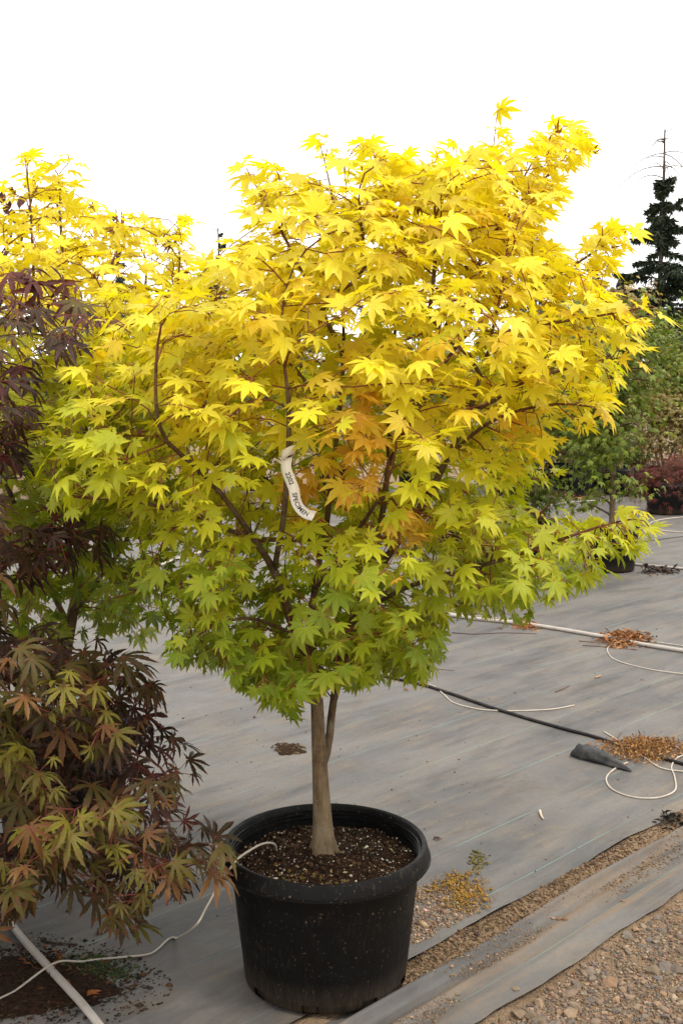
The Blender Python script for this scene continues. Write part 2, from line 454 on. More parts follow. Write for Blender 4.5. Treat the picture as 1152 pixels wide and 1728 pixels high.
# ------------------------------------------------------------------ tree growth
def in_poly(x, y, poly):
    inside = np.zeros(len(x), bool); n = len(poly)
    for i in range(n):
        x1, y1 = poly[i]; x2, y2 = poly[(i + 1) % n]
        c = ((y1 > y) != (y2 > y)) & (x < (x2 - x1) * (y - y1) / (y2 - y1 + 1e-9) + x1)
        inside ^= c
    return inside
def edge_dist(x, y, poly):
    d = np.full(len(x), 1e9); n = len(poly)
    for i in range(n):
        a = np.array(poly[i], float); b = np.array(poly[(i + 1) % n], float); ab = b - a
        t = np.clip(((x - a[0]) * ab[0] + (y - a[1]) * ab[1]) / (ab @ ab + 1e-9), 0, 1)
        d = np.minimum(d, np.hypot(x - a[0] - t * ab[0], y - a[1] - t * ab[1]))
    return d
def sprays(rg, poly, Y, hd, n_clump, per, size, reach=230, shell=0.55, margin=0):
    """clumps of points through the crown's volume, flattened like the layered sprays of a maple"""
    xs = [p[0] for p in poly]; ys = [p[1] for p in poly]
    out = []
    while len(out) < n_clump:
        x = rg.uniform(min(xs), max(xs), 400); y = rg.uniform(min(ys), max(ys), 400)
        ok = in_poly(x, y, poly); x, y = x[ok], y[ok]
        d = edge_dist(x, y, poly); ok = d > margin; x, y, d = x[ok], y[ok], d[ok]
        f = 1 - np.clip(d / reach, 0, 1); h = hd * np.sqrt(np.clip(1 - f * f, 0.02, 1))
        u = rg.uniform(-1, 1, len(x)); u = np.sign(u) * np.abs(u) ** shell
        for a, b, c in zip(x, y, u * h): out.append(aY(a, b, Y + c))
    cen = np.array(out[:n_clump])
    A = []
    for c in cen:
        q = rg.normal(0, 1, (per, 3)) * np.array([size, size, size * 0.35])
        A.append(c + q)
    A = np.concatenate(A)
    px, py, _ = proj(A)
    return A[in_poly(px, py, poly)]
def resample(pts, step):
    P = catmull(pts, 6); o = [P[0]]; acc = 0
    for i in range(1, len(P)):
        while np.linalg.norm(P[i] - o[-1]) >= step:
            o.append(o[-1] + (P[i] - o[-1]) / np.linalg.norm(P[i] - o[-1]) * step)
    return o
def grow(rg, limbs, attr, step=0.045, kill=0.06, iters=170, jitter=0.18, maxn=9000):
    pos = []; par = []; frac = []
    for L in limbs:
        pts = resample(L, step)
        if not pos: last = -1
        else:
            last = int(np.argmin(np.linalg.norm(np.array(pos) - pts[0], axis=1)))
            pts = pts[1:] if np.linalg.norm(pos[last] - pts[0]) < step * 0.6 else pts
        for qi, p in enumerate(pts):
            pos.append(p); par.append(last); last = len(pos) - 1; frac.append(qi / max(1, len(pts) - 1))
    nfix = len(pos)
    A = attr.copy()
    near = np.full(len(A), -1); nd = np.full(len(A), 1e9)
    def upd(i0):
        nonlocal near, nd
        N = np.array(pos[i0:])
        for s in range(0, len(N), 400):
            D = np.linalg.norm(A[:, None] - N[None, s:s + 400], axis=2)
            j = D.argmin(1); d = D[np.arange(len(A)), j]
            b = d < nd; nd[b] = d[b]; near[b] = j[b] + i0 + s
    upd(0); kids = {}
    for it in range(iters):
        keep = nd > kill
        A, near, nd = A[keep], near[keep], nd[keep]
        if len(A) == 0 or len(pos) > maxn: break
        i0 = len(pos)
        for k in np.unique(near):
            sel = near == k
            if nd[sel].min() > 0.24: continue
            sel &= nd < 0.34
            d = A[sel] - pos[k]; d /= np.linalg.norm(d, axis=1)[:, None] + 1e-9
            v = d.mean(0) + rg.normal(0, jitter, 3)
            if par[k] >= 0:
                w = pos[k] - pos[par[k]]; w = w / (np.linalg.norm(w) + 1e-9)
                if (d.mean(0) / (np.linalg.norm(d.mean(0)) + 1e-9)) @ w < -0.25: continue
                v += 0.45 * w
            v /= np.linalg.norm(v) + 1e-9
            q = pos[k] + v * step
            if any(np.linalg.norm(q - pos[c]) < step * 0.35 for c in kids.get(k, [])): 
                q = pos[k] + (d[rg.randint(len(d))]) * step
                if any(np.linalg.norm(q - pos[c]) < step * 0.25 for c in kids.get(k, [])): continue
            pos.append(q); par.append(int(k)); kids.setdefault(k, []).append(len(pos) - 1)
        if len(pos) == i0:
            break
        upd(i0)
    return np.array(pos), np.array(par), np.array(frac)
def tree_stats(pos, par, tip, expo, rmin=None):
    n = len(pos); kids = [[] for _ in range(n)]
    for i in range(n):
        if par[i] >= 0: kids[par[i]].append(i)
    order = sorted(range(n), key=lambda i: -i)
    acc = np.zeros(n); cnt = np.zeros(n, int); far = np.zeros(n)
    for i in order:
        if not kids[i]: acc[i] = tip ** expo; cnt[i] = 1
        if par[i] >= 0:
            acc[par[i]] += acc[i]; cnt[par[i]] += cnt[i]; far[par[i]] = max(far[par[i]], far[i] + 1)
    return kids, acc ** (1 / expo), cnt, far
def bark_col(r):
    r = np.asarray(r, float)[:, None]
    a = np.array([0.20, 0.055, 0.022]); b = np.array([0.12, 0.075, 0.035]); c = np.array([0.205, 0.140, 0.075])
    t = np.clip((r - 0.0015) / 0.004, 0, 1); q = np.clip((r - 0.008) / 0.014, 0, 1)
    return (a * (1 - t) + b * t) * (1 - q) + c * q
def chains(pos, par, kids, rad):
    ch = []; stack = [(i, -1) for i in range(len(pos)) if par[i] < 0]
    while stack:
        i, p = stack.pop(); c = [p, i] if p >= 0 else [i]
        while kids[i]:
            ks = sorted(kids[i], key=lambda k: -rad[k])
            for k in ks[1:]: stack.append((k, i))
            i = ks[0]; c.append(i)
        ch.append(c)
    return ch
def prune(par, kids, nodes_with_leaf):
    ok = np.zeros(len(par), bool); ok[nodes_with_leaf] = True
    for i in range(len(par) - 1, -1, -1):
        if ok[i] and par[i] >= 0: ok[par[i]] = True
    return [[k for k in ks if ok[k]] for ks in kids]
def branch_meshes(root, pos, par, kids, rad, n_main=12, trunk_top=None, thin=0.0032, colf=bark_col):
    ch = chains(pos, par, kids, rad); tw = Geo(); ch.sort(key=lambda c: -rad[c[-1] if len(c) < 2 else c[1]])
    nb = 0
    for ci, c in enumerate(ch):
        if len(c) < 2: continue
        P = pos[c].copy(); r = rad[c].copy()
        if ci and len(r) > 1: r[0] = r[1]
        if len(P) > 3:
            P[1:-1] = 0.25 * P[:-2] + 0.5 * P[1:-1] + 0.25 * P[2:]
        big = ci < n_main and len(c) > 5 and r[1] > thin
        if big:
            G = Geo(); G.tube(P, r, colf(r), 20 if ci == 0 else 9, True, 0.05 if ci == 0 else 0.035)
            link('trunk' if ci == 0 else 'branch', G.mesh('branch', True), M['bark'], root); nb += 1
        else:
            tw.tube(P, r, colf(r), 6 if r[1] > 0.003 else 4)
    return tw
def leaf_sites(rg, pos, par, kids, cnt, far, rad, center, maxfar, prob, nterm, petiole, size, out_w=0.5, nrm_rand=0.35, up=1.0, ow_hi=None):
    """opposite pairs of stalked leaves along the young wood, a few at each tip"""
    P, N, Y, S, base = [], [], [], [], []; ids = []
    for i in range(len(pos)):
        if par[i] < 0 or (far[i] > maxfar and rad[i] > 0.0021): continue
        t = pos[i] - pos[par[i]]; t /= np.linalg.norm(t) + 1e-9
        tip = not kids[i]
        if not tip and rg.rand() > prob: continue
        n = nterm if tip else 2
        ph = rg.uniform(0, 2 * math.pi)
        a = np.cross(t, [0, 0, 1.0]); a = a / (np.linalg.norm(a) + 1e-6) if np.linalg.norm(a) > 1e-3 else np.array([1.0, 0, 0])
        b = np.cross(t, a)
        for k in range(n):
            th = ph + k * 2 * math.pi / n + rg.normal(0, 0.25)
            d = math.cos(th) * a + math.sin(th) * b * 0.7 + t * (0.9 if tip else 0.45) + np.array([0, 0, 0.10])
            d /= np.linalg.norm(d)
            pl = petiole * rg.uniform(0.6, 1.3)
            q = pos[i] + d * pl - np.array([0, 0, pl * 0.15])
            o = q - center; o[2] *= 0.35; o /= np.linalg.norm(o) + 1e-6
            ow = out_w if ow_hi is None else float(np.interp(q[2], [0.95, 1.45], [out_w, ow_hi]))
            nn = up * np.array([0, 0, 1.0]) + ow * o + rg.normal(0, nrm_rand, 3)
            yy = 0.8 * d + 1.0 * o + np.array([0, 0, -0.40]) + rg.normal(0, 0.25, 3); ids.append(i)
            P.append(q); N.append(nn); Y.append(yy); base.append(pos[i])
            S.append(size * rg.uniform(0.52, 1.30) * (0.8 if tip and k == 2 else 1))
    return np.array(P), np.array(N), np.array(Y), np.array(S), np.array(base), np.array(ids)
def lerp(a, b, t): return a + (b - a) * t

# ------------------------------------------------------------------ the ground
SE, SG = -1.952, -1.640                     # edge of the upper cloth, edge of the lower cloth (towards the gravel)
def st(s, t): return E2 * s + E1 * t
rg = np.random.RandomState(5)
def smooth_noise(seed, n=64, amp=1.0, period=1.0):
    r = np.random.RandomState(seed); v = r.uniform(-1, 1, n) * amp
    def f(x):
        x = np.asarray(x, float) / period; i = np.floor(x).astype(int); u = x - i; u = u * u * (3 - 2 * u)
        return v[i % n] * (1 - u) + v[(i + 1) % n] * u
    return f
def noise2(seed, n=48):
    r = np.random.RandomState(seed); v = r.uniform(-1, 1, (n, n))
    def f(x, y):
        x = np.asarray(x, float); y = np.asarray(y, float)
        i = np.floor(x).astype(int); j = np.floor(y).astype(int); u = x - i; w = y - j; u = u * u * (3 - 2 * u); w = w * w * (3 - 2 * w)
        a, b, c, d = v[i % n, j % n], v[(i + 1) % n, j % n], v[i % n, (j + 1) % n], v[(i + 1) % n, (j + 1) % n]
        return (a * (1 - u) + b * u) * (1 - w) + (c * (1 - u) + d * u) * w
    return f
def grid(name, S, T, zf, sf=None, col=None):
    SS, TT = np.meshgrid(S, T, indexing='ij')
    s2 = SS if sf is None else sf(SS, TT)
    Z = zf(s2, TT)
    V = s2[..., None] * E2 + TT[..., None] * E1; V[..., 2] = Z
    a, b = SS.shape
    idx = np.arange(a * b).reshape(a, b)
    F = np.stack([idx[:-1, :-1], idx[:-1, 1:], idx[1:, 1:], idx[1:, :-1]], -1).reshape(-1, 4)
    return new_mesh(name, V.reshape(-1, 3), F, smooth=True)
n2a, n2b, n2c = noise2(1), noise2(2), noise2(3)
me = new_mesh('ground', [(-900, -900, -0.06), (900, -900, -0.06), (900, 1500, -0.06), (-900, 1500, -0.06)], np.array([[0, 1, 2, 3]]))
tag(link('ground', me, M['ground']), kind='structure')
# gravelly soil strip under and beyond the cloth
def zg(s, t): return -0.020 + 0.030 * np.exp(-((s + 1.935) / 0.05) ** 2) + 0.010 * n2a(s * 5, t * 5) + 0.004 * n2b(s * 22, t * 22) + 0.012 * np.clip((s + 1.6) * 2, 0, 1)
gravel = link('gravel_path', grid('gravel_path', np.linspace(-2.15, 1.4, 140), np.linspace(0.6, 6.5, 240), zg), M['ground'])
tag(gravel, kind='structure')
# lower cloth
edge_lo = smooth_noise(11, 64, 0.006, 0.20); edge_lo2 = smooth_noise(12, 64, 0.003, 0.05)
rid = smooth_noise(13, 64, 0.02, 0.6)
def zlow(s, t):
    z = -0.006 + 0.004 * n2b(s * 6, t * 2)
    r0 = -1.865 + rid(t)
    z = z + 0.032 * np.exp(-((s - r0) / 0.014) ** 2) + 0.018 * np.exp(-((s - r0 - 0.07 - 0.5 * rid(t + 7)) / 0.013) ** 2) * (0.5 + 0.5 * n2a(3 + s, t * 1.5))
    z = z + 0.006 * np.exp(-((s - r0 - 0.14) / 0.02) ** 2)
    return z
def slow(S, T):
    e = SG + edge_lo(T) + edge_lo2(T)
    u = (S - S.min()) / (S.max() - S.min())
    return S.min() + u * (e - S.min())
tag(link('lower_ground_cloth', grid('lower_ground_cloth', np.linspace(-2.12, SG, 90), np.linspace(0.5, 7.5, 330), zlow, slow), M['cloth_dirty']), kind='structure')
# upper cloth, reaching far back
edge_hi = smooth_noise(21, 64, 0.012, 0.33); edge_hi2 = smooth_noise(22, 64, 0.003, 0.06); lift = smooth_noise(23, 64, 1.0, 0.3)
def zhi(s, t):
    d = SE - s
    near = np.exp(-d / 0.10)
    z = 0.010 + 0.0035 * n2a(s * 2.3, t * 0.8) + 0.003 * n2c(s * 7, t * 1.1)
    z = z + near * (0.001 + 0.005 * lift(t))
    z = z + 0.020 * np.exp(-((s + 2.155 + 0.02 * n2b(1, t * 1.2)) / 0.022) ** 2) * np.clip(1.2 - np.abs(t - 2.55) * 1.6, 0, 1)
    z = z + 0.022 * np.exp(-((s + 2.33 + 0.03 * n2b(4, t * 2)) / 0.03) ** 2) * np.clip(1 - np.abs(t - 1.45) * 2.2, 0, 1)
    z = z + 0.018 * np.exp(-((s + 2.22 + 0.03 * n2b(9, t * 2)) / 0.025) ** 2) * np.clip(1 - np.abs(t - 1.5) * 2.2, 0, 1)
    return z
def shi(S, T):
    e = edge_hi(T) + edge_hi2(T)
    return S + e * np.exp((S - SE) / 0.3)
S1 = np.concatenate([[-11.2, -10, -9], np.linspace(-7, -3.4, 40), np.linspace(-3.36, SE, 90)])
T1 = np.concatenate([[-40, -20, -10, -5, -3, -1.5], np.linspace(-0.8, 5.5, 260), np.linspace(5.7, 9, 20), [12, 18, 30, 60]])
tag(link('ground_cloth', grid('ground_cloth', S1, T1, zhi, shi), M['cloth']), kind='structure')
def gz(P):
    s = float(np.dot(P, E2)); t = float(np.dot(P, E1))
    if s < SE - 0.01: return float(zhi(s, t))
    if s < SG - 0.02: return float(max(zlow(s, t), zg(s, t)))
    return float(zg(s, t))
def gp(px, py, dz=0.0):
    P = g(px, py); P[2] = gz(P) + dz; return P

# ------------------------------------------------------------------ crumbs, stones
OCT = np.array([(1, 0, 0), (-1, 0, 0), (0, 1, 0), (0, -1, 0), (0, 0, 1), (0, 0, -1)], float)
OCF = np.array([(0, 2, 4), (2, 1, 4), (1, 3, 4), (3, 0, 4), (2, 0, 5), (1, 2, 5), (3, 1, 5), (0, 3, 5)])
def crumbs(rg, P, S, C, flat=0.6):
    n = len(P)
    V = OCT[None] * rg.uniform(0.55, 1.3, (n, 6, 1)) + rg.normal(0, 0.14, (n, 6, 3))
    V = V * np.stack([rg.uniform(0.7, 1.5, n), rg.uniform(0.6, 1.1, n), np.full(n, flat)], -1)[:, None]
    th = rg.uniform(0, 6.28, n); c, s = np.cos(th)[:, None], np.sin(th)[:, None]
    X = V[..., 0] * c - V[..., 1] * s; Yv = V[..., 0] * s + V[..., 1] * c
    V = np.stack([X, Yv, V[..., 2]], -1) * S[:, None, None] + P[:, None]
    F = (OCF[None] + (np.arange(n) * 6)[:, None, None]).reshape(-1, 3)
    return V.reshape(-1, 3), F, np.repeat(C, 6, axis=0)
def palette(rg, n, cols, var=0.15):
    c = np.array(cols)[rg.randint(len(cols), size=n)]
    return np.clip(c * rg.uniform(1 - var * 2, 1 + var * 2, (n, 1)) * (1 + rg.normal(0, 0.05, (n, 3))), 0.004, 1)
def scatter_ground(name, n, pxf, size, cols, flat=0.6, label=None, cat=None, dz=0.0):
    r = np.random.RandomState(abs(hash(name)) % 9999 if False else sum(map(ord, name)))
    pts = []
    while len(pts) < n:
        q = pxf(r)
        if q is not None: pts.append(gp(q[0], q[1]))
    P = np.array(pts); S = size * np.exp(r.normal(-0.2, 0.45, n)); P[:, 2] += S * flat * 0.3 + dz
    V, F, C = crumbs(r, P, S, palette(r, n, cols), flat)
    o = link(name, new_mesh(name, V, F, C), M['crumb'])
    return tag(o, label, cat, None, 'stuff')
import bmesh
def rock_mesh(seed):
    r = np.random.RandomState(seed); bm = bmesh.new(); bmesh.ops.create_icosphere(bm, subdivisions=1, radius=1.0)
    pl = [(lambda v: v / np.linalg.norm(v))(r.normal(0, 1, 3)) for _ in range(6)]
    for v in bm.verts:
        c = np.array(v.co)
        for q in pl:
            d = c @ q
            if d > 0.62: c = c - q * (d - 0.62)
        c *= r.uniform(0.93, 1.07); v.co = c * np.array([1.15, 0.85, 0.55])
    me = bpy.data.meshes.new('stone'); bm.to_mesh(me); bm.free(); me.materials.append(M['stone']); return me
ROCK = [rock_mesh(i) for i in range(9)]
rs = np.random.RandomState(77)
STC = [(0.22, 0.165, 0.115), (0.17, 0.14, 0.115), (0.27, 0.195, 0.13), (0.13, 0.115, 0.105), (0.26, 0.165, 0.10), (0.20, 0.145, 0.105)]
def add_stone(P, s, c=None):
    o = link('stone', ROCK[rs.randint(9)], None, gravel)
    o.location = (P[0], P[1], P[2] + s * 0.12)
    o.rotation_euler = (rs.normal(0, .25), rs.normal(0, .25), rs.uniform(0, 6.28))
    k = rs.uniform(0.75, 1.25); o.scale = (s * k, s, s * rs.uniform(0.6, 1.1))
    cc = np.array(STC[rs.randint(len(STC))] if c is None else c) * rs.uniform(0.8, 1.25); o.color = (*cc.tolist(), 1)
cnt_st = 0
while cnt_st < 265:
    x, y = rs.uniform(800, 1165), rs.uniform(1490, 1745)
    P = g(x, y); s = float(P @ E2)
    if s < SG + 0.02: continue
    P[2] = gz(P); add_stone(P, 0.0088 * math.exp(rs.normal(0.05, 0.55))); cnt_st += 1
for x, y, s in [(1140, 1635, .024), (1010, 1680, .020), (900, 1700, .020), (1120, 1695, .022), (1085, 1650, .016), (870, 1665, .015), (985, 1620, .014),
                (1125, 1622, .016), (930, 1655, .014), (1060, 1600, .013), (1148, 1662, .016), (915, 1716, .018), (1000, 1590, .011), (960, 1715, .016)]:
    add_stone(gp(x, y), s)
for x, y, s in [(880, 1538, .013), (893, 1546, .012), (912, 1532, .014), (932, 1546, .010), (942, 1548, .012), (952, 1549, .013), (1000, 1478, .012), (1012, 1474, .010),
                (1042, 1484, .010), (1086, 1452, .009), (862, 1556, .010), (1005, 1466, .009), (808, 1622, .010), (1050, 1520, .010)]:
    add_stone(gp(x, y), s, (0.26, 0.16, 0.10))
def on_gravel(r):
    x, y = r.uniform(740, 1170), r.uniform(1470, 1750)
    return (x, y) if float(g(x, y) @ E2) > SG + 0.01 + 0.02 * r.rand() else None
scatter_ground('loose_gravel', 6500, on_gravel, 0.0042, [(0.26, 0.19, 0.13), (0.19, 0.145, 0.11), (0.14, 0.12, 0.11), (0.33, 0.25, 0.18), (0.24, 0.14, 0.08)],
               0.6, 'fine brown gravel and grit beyond the cloth edge', 'gravel')
def in_gap(r):
    x, y = r.uniform(640, 1160), r.uniform(1370, 1728); s = float(g(x, y) @ E2)
    return (x, y) if SE - 0.005 < s < -1.875 else None
scatter_ground('gap_grit', 5200, in_gap, 0.0034, [(0.20, 0.12, 0.06), (0.14, 0.085, 0.05), (0.26, 0.17, 0.09), (0.09, 0.06, 0.04)], 0.6,
               'brown grit filling the gap between the two cloth sheets', 'grit')
cl = noise2(31)
def on_low(r):
    x, y = r.uniform(600, 1165), r.uniform(1370, 1740); P = g(x, y); s, t = float(P @ E2), float(P @ E1)
    return (x, y) if -1.87 < s < SG and cl(s * 16, t * 2.5) > 0.2 + 0.4 * r.rand() else None
scatter_ground('cloth_grit', 2600, on_low, 0.0028, [(0.22, 0.14, 0.08), (0.15, 0.10, 0.06), (0.30, 0.21, 0.13)], 0.55,
               'brown grit collected in the creases of the lower cloth', 'grit')
def blob(cx, cy, rx, ry):
    def f(r):
        a, b = r.normal(0, 0.5, 2); return (cx + a * rx + b * rx * 0.15, cy + b * ry) if a * a + b * b < 1.3 else None
    return f
def spill(r):
    x, y = r.uniform(670, 815), r.uniform(1480, 1600)
    top = 1500 if x < 800 else 1520; bot = 1605 - (x - 690) * 0.55
    d = cl(x * 0.06, y * 0.06) * 8
    return (x, y) if top + d < y < bot + d and x < 806 + d else None
scatter_ground('gravel_spill', 2600, spill, 0.0038, [(0.36, 0.25, 0.16), (0.28, 0.18, 0.10), (0.18, 0.11, 0.07), (0.40, 0.30, 0.22)], 0.7,
               'spill of tan grit on the cloth beside the big pot', 'grit')
scatter_ground('moss_crumbs', 1500, lambda r: (lambda q: q if q and spill(r) is not None else None)(blob(778, 1512, 52, 34)(r)), 0.0032,
               [(0.36, 0.19, 0.03), (0.29, 0.16, 0.03), (0.24, 0.15, 0.04)], 0.7, 'orange moss crumbs on the tan grit beside the big pot', 'moss', 0.004)
scatter_ground('moss_tuft', 160, blob(807, 1456, 18, 18), 0.0045, [(0.17, 0.14, 0.03), (0.12, 0.10, 0.03)], 0.6, 'small olive moss tuft on the cloth right of the pot', 'moss')
scatter_ground('moss_mat', 700, blob(175, 1640, 70, 22), 0.0040, [(0.05, 0.075, 0.02), (0.07, 0.10, 0.03), (0.03, 0.04, 0.015)], 0.7, 'green moss along the tube by the white pipe', 'moss')
def soil_film(label, cx, cy, rx, ry, mat, seed, rings=9, n=64):
    nz = noise2(seed); V = []; F = []
    c = gp(cx, cy, 0.003); V.append(c)
    for i in range(1, rings + 1):
        for k in range(n):
            th = 2 * math.pi * k / n; w = 1 + 0.30 * float(nz(3 + 2.2 * math.cos(th), 3 + 2.2 * math.sin(th))) + 0.16 * float(nz(20 + 6 * math.cos(th), 20 + 6 * math.sin(th))) + 0.07 * float(nz(9 * math.cos(th), 30 + 9 * math.sin(th)))
            P = gp(cx + rx * w * i / rings * math.cos(th), cy + ry * w * i / rings * math.sin(th), 0.004 * (1 - i / rings) + 0.0012); V.append(P)
    for k in range(n): F.append((0, 1 + k, 1 + (k + 1) % n))
    for i in range(rings - 1):
        for k in range(n): F.append((1 + i * n + k, 1 + (i + 1) * n + k, 1 + (i + 1) * n + (k + 1) % n, 1 + i * n + (k + 1) % n))
    tag(link('soil_patch', new_mesh('soil_patch', V, F, smooth=True), M[mat]), label, 'soil', None, 'stuff')
soil_film('dark damp soil spread over the cloth around the white pipe', 60, 1676, 120, 48, 'soil', 71)
soil_film('brown mud smear on the cloth left of the trunk', 487, 1269, 27, 9, 'soil', 72)
scatter_ground('dark_mulch', 4500, blob(70, 1662, 190, 72), 0.0040, [(0.03, 0.022, 0.014), (0.05, 0.032, 0.018), (0.018, 0.014, 0.01), (0.10, 0.045, 0.02)], 0.45,
               'dark damp mulch on the cloth at the lower left', 'mulch')
scatter_ground('mud_patch', 260, blob(487, 1268, 26, 9), 0.006, [(0.10, 0.06, 0.03), (0.07, 0.045, 0.025)], 0.4, 'brown mud lump on the cloth left of the trunk', 'mud')
def anywhere(r):
    x, y = r.uniform(200, 1152), r.uniform(1060, 1560)
    return (x, y) if float(g(x, y) @ E2) < SE - 0.03 else None
scatter_ground('scattered_crumbs', 420, anywhere, 0.0035, [(0.06, 0.04, 0.03), (0.10, 0.06, 0.035), (0.30, 0.24, 0.17), (0.16, 0.08, 0.04)], 0.6,
               'small dark crumbs of soil scattered over the grey cloth', 'soil')

# ------------------------------------------------------------------ pots
def lathe(name, prof, n=72, skip=None):
    V = []; F = []
    for r, z in prof:
        for k in range(n):
            a = 2 * math.pi * k / n; V.append((r * math.cos(a), r * math.sin(a), z))
    for i in range(len(prof) - 1):
        for k in range(n):
            if skip and skip(i, k): continue
            k2 = (k + 1) % n; F.append((i * n + k, i * n + k2, (i + 1) * n + k2, (i + 1) * n + k))
    return V, F
def pot(loc, R0, h, label, group=None, detail=True, seed=0, tilt=0, soil_depth=0.056):
    """tapered tub: wall, rolled rim band, soil"""
    x, y, z0 = [float(v) for v in loc]
    root = empty('nursery_pot', (x, y, z0), label, 'plant pot', group)
    k = R0 / 0.281; n = 96 if detail else 40
    rb, rt = 0.217 * k, 0.252 * k
    def put(name, V, F, mat, par, smooth=True):
        V = np.array(V) + np.array([x, y, z0])
        o = link(name, new_mesh(name, V, F, smooth=smooth), M[mat], par)
        if name == 'rim' and detail: o.modifiers.new('edge', 'EDGE_SPLIT').split_angle = R(28)
        return o
    hz = h - 0.041 * k
    prof = [(0.0, 0.004), (rb - 0.012, 0.004), (rb, 0.012), (rb + 0.003, 0.034 * k), (rb + 0.006, 0.07), (lerp(rb, rt, .5), h * .45), (rt - .003, hz - .02), (rt, hz + 0.01)]
    holes = set()
    if detail:
        for c in (-1.78, -1.10, -0.4, 0.3, 1.0, 1.7, 2.4, -2.5):
            kk = int((c % (2 * math.pi)) / (2 * math.pi) * n); holes |= {kk, kk + 1, kk + 2}
    V, F = lathe('wall', prof, n, lambda i, kk: i == 2 and kk in holes)
    put('wall', V, F, 'pot', root)
    # dark inner skin behind the drainage holes
    V, F = lathe('inner_wall', [(rb - 0.010, 0.008), (rb - 0.006, 0.05 * k), (rt - 0.010, hz)], n)
    put('inner_wall', V, F, 'pot', root)
    ro = R0
    prof = [(rt + .001, hz - 0.004), (ro - 0.004 * k, hz - 0.006), (ro, hz), (ro - 0.0005, hz + 0.006 * k), (ro - .0035 * k, hz + 0.0065 * k), (ro - .010 * k, h - 0.005), (ro - 0.0125 * k, h), (ro - 0.017 * k, h + .001),
            (ro - 0.024 * k, h - 0.002), (ro - 0.027 * k, h - 0.010)]
    zz = h - 0.014
    rr = ro - 0.029 * k
    for j in range(7):                       # ribs inside the rim
        prof += [(rr + 0.0012, zz), (rr - 0.0028, zz - 0.002), (rr - 0.0028, zz - 0.006), (rr + 0.0008, zz - 0.008)]
        zz -= 0.011; rr -= 0.0011
    prof += [(rr, zz - 0.03)]
    V, F = lathe('rim', prof, n)
    put('rim', V, F, 'pot_rim', root)
    # soil, heaped towards the stem
    r = np.random.RandomState(seed + 3); nn = noise2(seed + 50)
    Rs = rr + 0.004; nr, na = (22, 72) if detail else (8, 32)
    V = [(0, 0, h - soil_depth + 0.034)]; F = []
    for i in range(1, nr + 1):
        for a in range(na):
            q = Rs * i / nr; th = 2 * math.pi * a / na; X, Yv = q * math.cos(th), q * math.sin(th)
            zz2 = h - soil_depth + 0.030 * math.cos(min(q / Rs, 1) * 1.57) ** 1.5 + 0.007 * float(nn(X * 22 + 9, Yv * 22 + 9)) + 0.004 * float(nn(X * 70, Yv * 70))
            V.append((X, Yv, zz2))
    for a in range(na): F.append((0, 1 + a, 1 + (a + 1) % na))
    for i in range(nr - 1):
        for a in range(na):
            b = (a + 1) % na; F.append((1 + i * na + a, 1 + (i + 1) * na + a, 1 + (i + 1) * na + b, 1 + i * na + b))
    put('soil', V, F, 'soil', root)
    if detail:
        N = 2600; q = Rs * 0.97 * np.sqrt(r.rand(N)); th = r.uniform(0, 6.283, N)
        X, Yv = q * np.cos(th), q * np.sin(th)
        Z = h - soil_depth + 0.030 * np.cos(np.minimum(q / Rs, 1) * 1.57) ** 1.5 + 0.007 * nn(X * 22 + 9, Yv * 22 + 9) + 0.004 * nn(X * 70, Yv * 70) + 0.001
        P = np.stack([X + x, Yv + y, Z + z0], -1)
        white = r.rand(N) < 0.27
        S = np.where(white, 0.0027, 0.0048) * np.exp(r.normal(0, 0.35, N))
        C = palette(r, N, [(0.030, 0.016, 0.009), (0.06, 0.028, 0.014), (0.085, 0.045, 0.022), (0.018, 0.012, 0.008)])
        C[white] = palette(r, int(white.sum()), [(0.55, 0.46, 0.34), (0.62, 0.55, 0.45), (0.42, 0.30, 0.16)], 0.1)
        mossy = (~white) & ((X * -0.3 - Yv * 0.9) > 0.10) & (r.rand(N) < 0.35)
        C[mossy] = palette(r, int(mossy.sum()), [(0.16, 0.10, 0.02), (0.13, 0.09, 0.025)])
        V, F, CC = crumbs(r, P, S, C, 0.7)
        tag(link('soil_crumbs', new_mesh('soil_crumbs', V, F, CC), M['crumb'], root), kind='stuff')
    return root
POT = np.array([-0.043, 2.880, 0.004])
pot(POT, 0.281, 0.375, 'large black nursery pot in the foreground with drip tube over its rim', seed=1)
P2 = np.array([-0.985, 3.84, 0.012])
pot(P2, 0.265, 0.375, 'black pot half hidden by the dark leaves at the left', seed=2)
P3 = np.array([-1.27, 3.00, 0.012])
pot(P3, 0.27, 0.375, 'black pot at the left edge under the dark purple maple', seed=3, detail=False)

